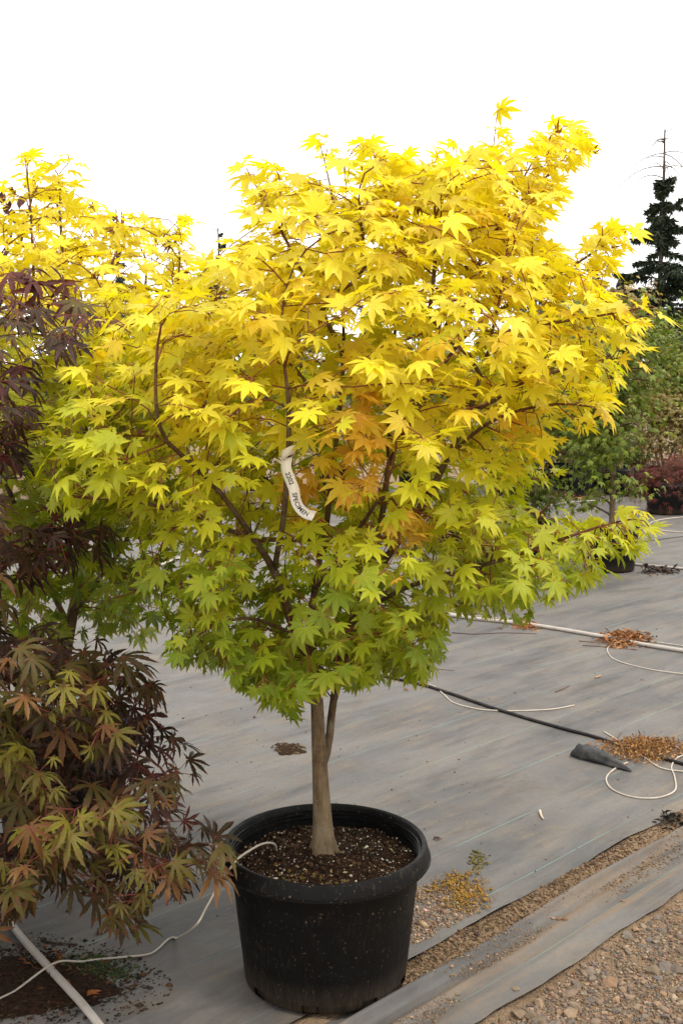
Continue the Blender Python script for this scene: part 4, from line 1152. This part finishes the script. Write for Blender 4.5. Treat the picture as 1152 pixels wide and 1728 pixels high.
for lab, px, base, crown, cols, n, pl in [
    ('yellow olive maple with a light crown under the spruce', 1045, 835, [(1040, 520, 40, 32), (1040, 570, 50, 40), (1050, 640, 50, 50)], LIM + OLV, 2600, 'black pot of the light crowned olive maple'),
    ('broad green maple far back behind the right crown edge', 960, 828, [(960, 560, 60, 60), (950, 640, 70, 60), (970, 720, 55, 50)], GRN, 3000, 'black pot left of the stem of the tall green maple far back'),
    ('green maple at the far right under the spruce', 1150, 826, [(1150, 620, 50, 55), (1140, 660, 50, 40), (1180, 600, 60, 60)], GRN + LIM, 2600, 'black pot far back at the right edge'),
    ('mixed green maple far back behind the middle of the crown', 850, 832, [(850, 600, 60, 60), (850, 700, 70, 60), (840, 770, 50, 30)], GRN + OLV, 2400, 'black pot far back behind the right branches'),
    ('green maple far back hidden by the main crown', 700, 830, [(700, 620, 90, 70), (700, 720, 90, 60)], GRN, 2000, 'black pot far back behind the main crown'),
    ('olive maple far back seen past the left of the main crown', 560, 832, [(560, 640, 90, 70), (560, 730, 90, 60)], OLV + GRN, 2000, 'black pot far back behind the main trunk line'),
    ('green maple far back between the two yellow crowns', 420, 828, [(420, 620, 90, 90), (420, 740, 90, 60)], GRN, 2200, 'black pot far back between the two yellow crowns'),
    ('dark green maple far back behind the left yellow crown', 260, 830, [(260, 600, 100, 90), (250, 720, 100, 70)], GRN, 2200, 'black pot far back behind the left yellow crown'),
    ('green maple far back at the left edge', 90, 830, [(90, 600, 110, 90), (90, 720, 110, 70)], GRN, 2000, 'black pot far back at the left edge'),
]:
    bg_tree('maple_tree', lab, px, base, 0, crown, cols, n, 0.055, T_SMALL, 'small', 0, 0.28, 0.38, pot_label=pl, seed=k, trunk_r=0.035, clump=0.19); k += 1
for lab, px, base, crown, cols, n in [
    ('low green shrub in the back row left of the slim stem', 840, 822, [(840, 768, 42, 34), (825, 740, 30, 30)], GRN, 1500),
    ('low olive shrub in the back row right of the slim stem', 925, 820, [(925, 765, 40, 34), (940, 740, 30, 28)], OLV, 1500),
    ('low lime green shrub in the back row behind the tall stem', 990, 821, [(990, 765, 42, 36)], LIM + GRN, 1500),
    ('low dark shrub in the back row between olive and red maples', 1060, 822, [(1060, 770, 36, 32)], GRN, 1300)]:
    bg_tree('shrub', lab, px, base, 0, crown, cols, n, 0.055, T_SMALL, 'small', 0, 0.28, 0.36, pot_label=None, seed=k, trunk_r=0.02, clump=0.16, stems=3, cat='shrub'); k += 1
# empty looking pots along the back row
for i, (x, y, lab) in enumerate([(900, 836, 'black pot in the back row behind the slim green stem'), (1005, 822, 'black pot furthest back behind the tall green stem'), (860, 822, 'black pot furthest back beside the yellow branch'), (975, 838, 'black pot on the cloth left of the green stem, back row'), (1072, 838, 'black pot beside the wide pot of the olive maple'), (942, 822, 'small black pot furthest back beside brown litter')]):
    b = g(x, y); b[2] = 0.012; pot(b, 0.24, 0.34, lab, 'black nursery pots further back', detail=False, seed=30 + i)

# shoots with dark oval leaves, top left
def oval_template(seed):
    rg = np.random.RandomState(seed); V = [(0, 0, 0)]; U = [(0, 0)]
    ts = [0.12, 0.35, 0.6, 0.82]; ws = [0.16, 0.30, 0.30, 0.17]
    for t, w in zip(ts, ws): V += [(-w, t, 0.1 * w), (0, t, -0.05 - .1 * t * t), (w, t, 0.1 * w)]; U += [(1, t), (0, t), (1, t)]
    V.append((0, 1, -0.2)); U.append((0, 1)); F = [(0, 2, 1), (0, 3, 2)]
    for i in range(3):
        a = 1 + 3 * i; F += [(a, a + 1, a + 4), (a, a + 4, a + 3), (a + 1, a + 2, a + 5), (a + 1, a + 5, a + 4)]
    F += [(10, 11, 13), (11, 12, 13)]
    return np.array(V, float), np.array(F), np.array(U, float)
def build_oval():
    rg = np.random.RandomState(5); Y = 4.6
    b = aY(-120, 1200, Y); b[2] = 0.012
    root = empty('shrub', (b[0], b[1], 0.0), 'shoots with dark oval purple leaves above the left yellow crown', 'shrub')
    G = Geo(); P = []; D = []
    for L in ([(0, 470), (10, 420), (20, 390), (10, 340), (2, 320)], [(-10, 480), (30, 420), (48, 360), (58, 310), (55, 290)]):
        pts = [np.array([b[0], b[1], 0.0]), np.array([b[0], b[1], 0.8])] + [aY(x, y, Y) for x, y in L]
        C = catmull(pts, 8); G.tube(C, np.linspace(0.012, 0.002, len(C)), (0.06, 0.03, 0.025), 5)
    link('stems', G.mesh('stems'), M['twig'], root)
    spots = [(5, 322), (8, 345), (17, 338), (20, 352), (42, 330), (45, 352), (55, 303), (64, 322), (24, 362), (-5, 360)]
    for x, y in spots: P.append(aY(x, y, Y + rg.normal(0, .04)))
    P = np.array(P); n = len(P)
    N = rg.normal(0, .4, (n, 3)) + [0.2, -1, 0.2]; Yx = rg.normal(0, .3, (n, 3)) + [0, 0, -1]
    foliage(root, [oval_template(1)], 'oval', P, frames(N, Yx), np.full(n, 0.05) * rg.uniform(.8, 1.2, n), palette(rg, n, [(0.045, 0.018, 0.02), (0.07, 0.03, 0.03)]), np.zeros(n, int), 'leaf_dark', 30, cell=4)
build_oval()

# ------------------------------------------------------------------ conifers
m = NT('needles'); p = m.pos(); c = m.attr('col').outputs['Color']
c = m.mix(m.ramp(m.noise(p, 1.5, 3), 0.35, 0.7, 0, 0.6), c, m.mix(1.0, c, (0.5, 0.5, 0.5), 'MULTIPLY'))
M['needle'] = m.done(m.bsdf(c, 0.7, 0.2))
def conifer(px, top_py, Y, base_h, wid, label, seed, dead=0.0, n_whorl=26, singles=True, col=(0.030, 0.048, 0.026), droop=0.35, dens=1.0):
    rg = np.random.RandomState(seed)
    t = aY(px, top_py, Y); H = t[2]; x, y = t[0], t[1]
    root = empty('conifer_tree', (x, y, 0.0), label, 'tree')
    G = Geo(); P = np.array([(x, y, 0), (x, y, H * 0.5), (x + 0.02, y, H * 0.8), (x, y, H)]); G.tube(catmull(P, 4), np.linspace(0.011 * H, 0.03, 13), (0.06, 0.047, 0.04), 8)
    link('trunk', G.mesh('trunk', True), M['bark'], root)
    rest = Geo()
    nb = int(n_whorl * 4.5)
    for i in range(nb):
        f = rg.rand() ** 0.9                      # 0 top .. 1 bottom
        z = H - f * (H - base_h)
        hz = H - z
        isdead = hz < dead * H
        ln = wid * (0.10 + 0.90 * min(1, (max(0, hz - dead * H * 0.8) / (H - base_h)) ** 0.8)) * rg.choice([rg.uniform(0.35, 0.8), rg.uniform(0.8, 1.25)])
        if isdead: ln = wid * rg.uniform(0.3, 0.65) * (0.25 + 1.0 * hz / (dead * H + 1e-6))
        if isdead and rg.rand() < 0.25: continue
        az = rg.uniform(0, 6.283); d = np.array([math.cos(az), math.sin(az), 0])
        up0 = 0.25 * (1 - f) + rg.normal(0, 0.26); dp = droop * rg.uniform(0.5, 1.7)
        pts = []
        for s in np.linspace(0, 1, 6):
            pts.append(np.array([x, y, z]) + d * ln * s + np.array([0, 0, ln * (up0 * s - dp * s * s + (0.12 * s ** 4 if not isdead else -0.35 * s ** 3))]))
        pts = np.array(pts)
        B = Geo(); B.tube(pts, np.linspace(0.035 if not isdead else 0.024, 0.010, 6), (0.075, 0.06, 0.05) if not isdead else (0.16, 0.13, 0.12), 4, False)
        if not isdead:
            m_ = int((26 + 40 * ln) * dens)
            s = rg.rand(m_) ** 0.7 * 0.97 + 0.03
            base = np.array([np.interp(s, np.linspace(0, 1, 6), pts[:, q]) for q in range(3)]).T
            sd = np.cross(d, [0, 0, 1])
            L = (0.16 + 0.13 * ln * (1 - s * 0.7)) * rg.uniform(0.5, 1.5, m_)
            side = np.sign(rg.normal(0, 1, m_))
            dr = (sd[None] * side[:, None] * rg.uniform(0.1, 1, m_)[:, None] + d[None] * rg.uniform(0.0, 0.9, m_)[:, None] + np.array([0, 0, -1.0])[None] * rg.uniform(-0.3, 1.8, m_)[:, None])
            dr /= np.linalg.norm(dr, axis=1)[:, None]
            wv = np.cross(dr, rg.normal(0, 1, (m_, 3))); wv /= np.linalg.norm(wv, axis=1)[:, None] + 1e-9
            ww = (0.018 + 0.022 * rg.rand(m_))[:, None]
            V = np.stack([base + wv * ww * .5, base + dr * L[:, None] * .5 + wv * ww, base + dr * L[:, None], base + dr * L[:, None] * .5 - wv * ww, base - wv * ww * .5], 1)
            F = (np.array([(0, 1, 4), (1, 3, 4), (1, 2, 3)])[None] + (np.arange(m_) * 5)[:, None, None]).reshape(-1, 3)
            cc = np.array(col) * rg.uniform(0.7, 1.35, (m_, 1))
            B.add(V.reshape(-1, 3), F, np.repeat(cc, 5, axis=0))
        if singles: link('dead_branch' if isdead else 'bough', B.mesh('bough'), M['needle'], root)
        else: rest.V += B.V; rest.F += [f_ + rest.n for f_ in B.F]; rest.C += B.C; rest.n += B.n
    if not singles: tag(link('boughs', rest.mesh('boughs'), M['needle'], root), kind='stuff')
conifer(1121, 218, 45.0, 1.0, 2.9, 'tall dark spruce with a bare dead top at the right edge', 1, dead=0.17, n_whorl=32, dens=3.6, col=(0.032, 0.046, 0.024))
for i, (px, tp, Y, w, lab) in enumerate([
    (1003, 440, 52, 2.3, 'thin dark conifer left of the tall spruce'), (1045, 462, 58, 2.6, 'pale far conifer just left of the tall spruce'), (905, 392, 55, 2.4, 'far conifer peeping over the right shoulder of the crown'),
    (935, 425, 60, 2.6, 'far conifer low behind the right shoulder of the crown'), (368, 384, 60, 1.6, 'far conifer tip in the gap between the two yellow crowns'), (196, 352, 62, 1.6, 'far conifer tip above the left yellow crown'),
    (640, 400, 58, 2.6, 'far conifer behind the middle of the main crown'), (1180, 400, 60, 3.0, 'far conifer just beyond the right edge'), (480, 440, 60, 2.6, 'far conifer behind the left part of the main crown')]):
    conifer(px, tp, Y, 1.0, w, lab, 20 + i, dead=0.04, n_whorl=20, singles=False, col=(0.045, 0.06, 0.045), dens=2.0)

# ------------------------------------------------------------------ far wood closing the horizon
def far_wood():
    rg = np.random.RandomState(9); n = 16000
    x = rg.uniform(-45, 55, n); y = rg.uniform(70, 84, n)
    hn = smooth_noise(41, 64, 1.0, 5.0); hm = 3.0 + 1.0 * hn(x + 200) + 0.5 * hn(3 * x + 400)
    z = rg.rand(n) ** 0.8 * hm
    P = np.stack([x, y, z], -1); N = rg.normal(0, .6, (n, 3)) + [0, -.4, .8]; Yx = rg.normal(0, 1, (n, 3))
    C = palette(rg, n, [(0.05, 0.075, 0.025), (0.07, 0.095, 0.03), (0.09, 0.10, 0.035), (0.04, 0.055, 0.03)])
    o = link('far_wood', joined_leaves('far_wood', T_SMALL, P, frames(N, Yx), rg.uniform(.25, .6, n), C, rg.randint(0, 4, n)), M['leaf_green'])
    tag(o, 'band of far green woodland along the horizon', 'woodland', None, 'stuff')
far_wood()

# ------------------------------------------------------------------ tubes and pipes
def tube_thing(name, label, cat, pts, r, mat, n=8, k=8, z=None, group=None, raw=False):
    P = [np.array(p, float) if raw else gp(p[0], p[1], r + (p[2] if len(p) > 2 else 0)) for p in pts]
    C = catmull(P, n)
    if raw:
        for q in C:
            if math.hypot(q[0] - POT[0], q[1] - POT[1]) > 0.30: q[2] = max(q[2], gz(q) + r)
    if not raw:
        for q in C:
            q[2] = max(q[2], gz(q) + r * 0.95)
    G = Geo(); G.tube(C, r, (1, 1, 1), k)
    return tag(link(name, G.mesh(name, True), M[mat]), label, cat, group), C
# drip tube that climbs over the pot rim
top = 0.375 + 0.006
cx, cy = POT[0], POT[1]
def by_r(px, py, rad):
    for z in np.linspace(0.42, 0.0, 200):
        q = g(px, py, z)
        if math.hypot(q[0] - cx, q[1] - cy) <= rad: return q
    return q
def rimP(px, py, z): 
    return g(px, py, z)
pts = [gp(-40, 1712, .003), gp(20, 1685, .003), gp(92, 1652, 0.032), gp(140, 1632, .004), gp(200, 1624, .003), gp(255, 1616, .003), gp(300, 1594, .01),
       by_r(330, 1562, 0.40), by_r(350, 1528, 0.345), by_r(372, 1488, 0.305), by_r(392, 1461, 0.283), rimP(405, 1446, top + 0.012), rimP(440, 1425, top + 0.012), rimP(462, 1424, top - 0.01), rimP(467, 1438, top - 0.05), rimP(467, 1447, top - 0.085)]
tube_thing('drip_tube', 'thin white drip tube running over the rim into the big pot', 'tube', pts, 0.0029, 'white_tube', raw=True)
o, C = tube_thing('irrigation_pipe', 'white plastic pipe crossing the lower left corner', 'pipe', [(-60, 1452), (20, 1572), (85, 1648), (150, 1730), (210, 1800)], 0.0105, 'pvc', k=14)
pipe = o
G = Geo(); a = gp(91, 1655, 0.0105); b = gp(95, 1660, 0.0105); dd = (b - a) / np.linalg.norm(b - a); G.tube([a - dd * .0035, a + dd * .0035], 0.0114, (0, 0, 0), 12); link('clip_ring', G.mesh('clip_ring'), M['black_hose'], pipe)
tube_thing('irrigation_pipe', 'white main pipe lying across the cloth at mid right', 'pipe', [(735, 1040), (800, 1050), (880, 1058), (950, 1068), (1010, 1078), (1080, 1092), (1160, 1106), (1240, 1124)], 0.0125, 'pvc', k=10)
tube_thing('drip_tube', 'white tube lying just above the main pipe', 'tube', [(735, 1036), (800, 1043), (860, 1050), (930, 1062), (1000, 1071), (1060, 1080), (1160, 1094)], 0.0033, 'white_tube')
tube_thing('drip_tube', 'white tube looping below the main pipe at the right edge', 'tube', [(1085, 1090), (1040, 1090), (1024, 1098), (1032, 1114), (1060, 1125), (1100, 1134), (1170, 1143)], 0.0033, 'white_tube')
tube_thing('poly_hose', 'black hose running across the cloth from the crown to the right edge', 'hose', [(560, 1122), (640, 1145), (700, 1158), (760, 1176), (830, 1200), (900, 1220), (960, 1238), (1010, 1252), (1070, 1273), (1170, 1300), (1240, 1318)], 0.0078, 'black_hose')
tube_thing('drip_tube', 'white tube with a brown tip curving below the black hose', 'tube', [(706, 1158), (730, 1162), (748, 1176), (765, 1190), (800, 1200), (828, 1203), (870, 1204), (930, 1200), (968, 1193)], 0.0033, 'white_tube')
tube_thing('drip_tube', 'white tube looping beside the black cloth flap at the right', 'tube', [(1058, 1291), (1035, 1303), (1022, 1318), (1030, 1335), (1055, 1347), (1085, 1352), (1115, 1350), (1138, 1338), (1137, 1315), (1132, 1298), (1145, 1282), (1180, 1275)], 0.0033, 'white_tube')
tube_thing('drip_tube', 'white tube emerging from the dry weeds at the right edge', 'tube', [(1018, 1240), (1038, 1252), (1060, 1270), (1085, 1282), (1115, 1301), (1165, 1308)], 0.0033, 'white_tube')
tube_thing('drip_tube', 'white tube curling behind the red laceleaf maple', 'tube', [(1180, 872), (1120, 878), (1095, 886), (1110, 897), (1160, 902)], 0.006, 'white_tube')
tube_thing('drip_tube', 'upper white tube across the cloth behind the potted maples', 'tube', [(700, 862), (840, 868), (960, 850), (1040, 846)], 0.006, 'white_tube')
tube_thing('irrigation_pipe', 'white pipe running right from the black pot behind the low branch', 'pipe', [(880, 930), (960, 945), (1080, 957), (1180, 966)], 0.011, 'pvc')
tube_thing('irrigation_pipe', 'white pipe across the cloth seen left of the main crown', 'pipe', [(180, 1000), (260, 962), (330, 938), (420, 915)], 0.012, 'pvc')
tube_thing('drip_tube', 'thin dark wire crossing the cloth at the far right', 'tube', [(1080, 918), (1120, 912), (1180, 905)], 0.003, 'black_hose')

# black cloth flap standing up beside the hose
def flap():
    a, b = gp(976, 1276), gp(1064, 1306)
    root_ax = b - a; ln = np.linalg.norm(root_ax); u = root_ax / ln; sd = np.array([-u[1], u[0], 0])
    V = []; F = []; ni, nj = 18, 15; nn = noise2(77)
    for i in range(ni):
        f = i / (ni - 1); rw = 0.058 * (1 - f) ** 0.8 + 0.005; rh = 0.048 * (1 - f) ** 0.7 + 0.002
        for j in range(nj):
            th = math.pi * (1.12 * j / (nj - 1) - 0.06)
            wv = 1 + 0.20 * float(nn(f * 5, j * 0.6)); p = a + u * ln * (f + 0.05 * math.sin(th) * (1 - f)) + sd * rw * math.cos(th) * wv
            V.append((p[0], p[1], max(a[2] + rh * math.sin(th) * wv + 0.003, a[2] + 0.003)))
    for i in range(ni - 1):
        for j in range(nj - 1): q = i * nj + j; F.append((q, q + 1, q + nj + 1, q + nj))
    me = new_mesh('cloth_flap', V, F, smooth=True)
    o = link('cloth_flap', me, M['black_cloth']); tag(o, 'lifted black flap of ground cloth beside the black hose', 'cloth')
    md = o.modifiers.new('thick', 'SOLIDIFY'); md.thickness = 0.002
flap()

# ------------------------------------------------------------------ dry litter, twigs, small bits
def litter(name, label, cx, cy, rx, ry, n, ln, cols, seed, hgt=0.03, cat='leaf litter', tilt=0.3):
    rg = np.random.RandomState(seed); G = Geo()
    for i in range(n):
        a, b = rg.normal(0, 0.45, 2)
        if a * a + b * b > 1.4: continue
        P = gp(cx + a * rx, cy + b * ry); hh = hgt * max(0.1, 1 - (a * a + b * b) ** .5); P[2] += rg.rand() * hh + 0.002
        d = rg.normal(0, 1, 3); d[2] *= tilt; d /= np.linalg.norm(d); L = ln * rg.uniform(0.4, 1.3)
        w = np.cross(d, rg.normal(0, 1, 3)); w /= np.linalg.norm(w) + 1e-9; w *= L * rg.uniform(0.03, 0.20)
        m_ = P + d * L * .5 + [0, 0, L * rg.uniform(0, .25)]
        V = np.array([P - d * 0, m_ + w, P + d * L, m_ - w]); V[:, 2] = np.maximum(V[:, 2], gz(P) + 0.001)
        G.add(V, [(0, 1, 2), (0, 2, 3)], palette(rg, 1, cols)[0])
    tag(link(name, G.mesh(name), M['crumb']), label, cat, None, 'stuff')
ORG = [(0.36, 0.16, 0.06), (0.28, 0.12, 0.045), (0.42, 0.22, 0.09), (0.20, 0.09, 0.04)]
litter('leaf_litter', 'orange brown leaf litter heaped on the main pipe', 1052, 1082, 46, 15, 1500, 0.034, ORG, 1, 0.04)
litter('leaf_litter', 'small orange leaf litter under the pipe near the crown', 888, 1060, 24, 8, 380, 0.026, [(0.45, 0.16, 0.06), (0.38, 0.14, 0.05), (0.5, 0.22, 0.08)], 2, 0.03)
litter('dry_weeds', 'dry tan weeds over the black hose at the right edge', 1085, 1270, 85, 22, 2600, 0.024, [(0.40, 0.21, 0.08), (0.34, 0.17, 0.06), (0.46, 0.27, 0.11), (0.26, 0.12, 0.05)], 3, 0.045, 'dry weeds', 0.9)
litter('leaf_litter', 'brown litter on the cloth far back by the pots', 965, 838, 60, 8, 160, 0.10, ORG, 4, 0.03)
litter('leaf_litter', 'tan litter at the back between shrub and pots', 790, 850, 50, 8, 120, 0.10, ORG, 5, 0.03)
litter('leaf_litter', 'dark needle litter beside the far black pot at the right', 1110, 968, 45, 6, 120, 0.08, [(0.05, 0.035, 0.03), (0.09, 0.06, 0.045)], 6, 0.015)
litter('leaf_litter', 'rust brown leaf scraps along the white pipe at lower left', 70, 1640, 90, 55, 60, 0.03, [(0.22, 0.08, 0.03), (0.12, 0.05, 0.025), (0.30, 0.12, 0.04)], 7, 0.012)
litter('dark_weeds', 'dark dried tuft on the cloth edge at the right', 1132, 1392, 24, 12, 130, 0.03, [(0.03, 0.025, 0.02), (0.06, 0.045, 0.03)], 8, 0.02, 'dry weeds')
def twig(label, pts, r=0.0028, col=(0.16, 0.08, 0.045), group=None):
    P = catmull([gp(x, y, r) for x, y in pts], 5); G = Geo(); G.tube(P, np.linspace(r, r * .6, len(P)), col, 5)
    tag(link('twig', G.mesh('twig', True), M['crumb']), label, 'twig', group)
twig('straight reddish twig below the litter on the main pipe', [(982, 1092), (1010, 1094), (1040, 1097), (1074, 1099)])
twig('brown twig sticking left from the litter on the main pipe', [(976, 1084), (1000, 1086), (1030, 1086)])
twig('short slanted twig in the middle of the bare cloth', [(936, 1172), (948, 1167), (960, 1161)])
twig('long thin dark twig under the crown above the black hose', [(762, 1071), (800, 1073), (850, 1071), (905, 1073)], 0.003, (0.10, 0.06, 0.045))
twig('thin twig below the crown at the left end of the black hose', [(732, 1133), (750, 1134), (766, 1135)], 0.002)
twig('tan stick lying in the gap between the cloth sheets', [(866, 1538), (880, 1546), (894, 1553)], 0.004, (0.34, 0.22, 0.13))
twig('pale wood chip on the bare cloth right of the crown', [(1003, 1148), (1008, 1147), (1013, 1145)], 0.006, (0.45, 0.28, 0.15))
twig('white curved chip on the cloth between the pot and the loop', [(910, 1374), (912, 1382), (916, 1388)], 0.0055, (0.60, 0.50, 0.38))
twig('thin red stem lying on the gravel', [(967, 1628), (972, 1645), (973, 1660), (970, 1670)], 0.0018, (0.28, 0.12, 0.07))
twig('short twig at lower left beside the dark leaves', [(70, 1595), (95, 1600), (130, 1602)], 0.003, (0.07, 0.05, 0.035))
twig('dark bent twig standing out of the dry weeds', [(1040, 1256), (1042, 1248), (1048, 1240)], 0.0025, (0.18, 0.09, 0.05))
def fallen(label, x, y, s, col, k, seed):
    rg = np.random.RandomState(seed); V, F, U = T_DEAD[k % 3] if k < 3 else T_MAPLE[7]
    me = new_mesh('fallen_leaf', V * s, F, None, U); me.materials.append(M['leaf_dark_single'])
    o = link('fallen_leaf', me, None); P = gp(x, y, s * 0.35); o.location = P.tolist(); o.color = (*col, 1); o.rotation_euler = (rg.normal(0, .4), rg.normal(0, .4), rg.uniform(0, 6))
    tag(o, label, 'leaf')
fallen('rust orange curled leaf right of the white pipe', 155, 1688, 0.028, (0.42, 0.14, 0.03), 0, 1)
fallen('brown curled leaf just above the moss by the tube', 102, 1622, 0.026, (0.18, 0.07, 0.03), 1, 2)
fallen('orange brown leaf on the cloth left of the black hose', 688, 1168, 0.022, (0.34, 0.15, 0.06), 2, 3)
fallen('small orange leaf near the pipe left of the small litter', 845, 1064, 0.03, (0.45, 0.17, 0.06), 0, 4)
fallen('dark leaf scrap on the cloth below the left leaves', 120, 1545, 0.025, (0.03, 0.022, 0.018), 1, 5)
fallen('long dark leaf scrap above the drip tube at lower left', 165, 1583, 0.030, (0.035, 0.025, 0.018), 2, 6)
fallen('dark crumpled leaf on the cloth beside the pot on the right', 735, 1424, 0.022, (0.04, 0.02, 0.02), 0, 7)

# ------------------------------------------------------------------ the tag
def make_tag():
    ctr = [(484, 772), (483, 790), (489, 808), (496, 826), (499, 844), (506, 858), (517, 867), (530, 871)]
    Y = 2.485
    Yo = [2.500, 2.490, 2.483, 2.478, 2.474, 2.470, 2.466, 2.455]
    C = catmull([aY(x, y, yy) for (x, y), yy in zip(ctr, Yo)], 8)
    n = len(C); T = np.gradient(C, axis=0); T /= np.linalg.norm(T, axis=1)[:, None]
    face = np.tile(np.array([0.12, -1.0, 0.05]), (n, 1)); face[:, 0] += np.linspace(-0.35, 0.25, n); face[:, 2] += np.linspace(0, 0.25, n)
    W = np.cross(T, face); W /= np.linalg.norm(W, axis=1)[:, None]
    Nn = np.cross(W, T); Nn /= np.linalg.norm(Nn, axis=1)[:, None]
    if Nn[0][1] > 0: Nn = -Nn
    hw = 0.0118
    root = empty('plant_tag', C[0], 'white paper strip tag with black lettering hanging on a branch', 'tag')
    V = np.concatenate([C - W * hw, C + W * hw]); F = [(i, i + 1, n + i + 1, n + i) for i in range(n - 1)]
    link('strip', new_mesh('strip', V, F, smooth=True), M['tag'], root).modifiers.new('t', 'SOLIDIFY').thickness = 0.0006
    # loop round the twig
    L = []; c0 = C[0] + np.array([0.003, 0.0, 0.004])
    K = 26; V = []; F = []
    for i in range(K):
        th = 2 * math.pi * i / (K - 1) + 0.5
        p = c0 + np.array([0.0155 * math.cos(th), 0.014 * math.sin(th) + 0.004, 0.010 * math.cos(th + 0.6) + 0.004])
        dv = np.array([0.15 * math.cos(th), 0, 1.0]); V += [p - dv * 0.010, p + dv * 0.010]
    for i in range(K - 1): F.append((2 * i, 2 * i + 1, 2 * i + 3, 2 * i + 2))
    link('loop', new_mesh('loop', V, F, smooth=True), M['tag'], root).modifiers.new('t', 'SOLIDIFY').thickness = 0.0006
    # lettering follows the strip
    seg = np.concatenate([[0], np.cumsum(np.linalg.norm(np.diff(C, axis=0), axis=1))]); tot = seg[-1]
    def letters(txt, s0, s1, size, name):
        cu = bpy.data.curves.new('t', 'FONT'); cu.body = txt; cu.size = 1.0; cu.align_x = 'LEFT'; cu.resolution_u = 3; cu.offset = 0.022
        ob = bpy.data.objects.new('t', cu); COL.objects.link(ob)
        dg = bpy.context.evaluated_depsgraph_get(); me0 = ob.evaluated_get(dg).to_mesh()
        bm = bmesh.new(); bm.from_mesh(me0); bmesh.ops.triangulate(bm, faces=bm.faces)
        co = np.array([v.co[:] for v in bm.verts]); F = [[v.index for v in f.verts] for f in bm.faces]; bm.free()
        bpy.data.objects.remove(ob)
        x0, x1 = co[:, 0].min(), co[:, 0].max(); y0, y1 = co[:, 1].min(), co[:, 1].max()
        s = s0 + (co[:, 0] - x0) / (x1 - x0) * (s1 - s0); h = ((co[:, 1] - y0) / (y1 - y0) - 0.5) * size
        def at(A): return np.array([np.interp(s, seg, A[:, q]) for q in range(3)]).T
        w = at(W); sgn = 1.0 if W[n // 2][0] > 0 else -1.0
        V = at(C) + w * (h * sgn)[:, None] + at(Nn) * 0.0011
        link(name, new_mesh(name, V, F), M['ink'], root)
    letters('2202', tot * 0.22, tot * 0.40, 0.0105, 'number')
    letters('SPECIMEN', tot * 0.52, tot * 0.90, 0.0105, 'lettering')
make_tag()
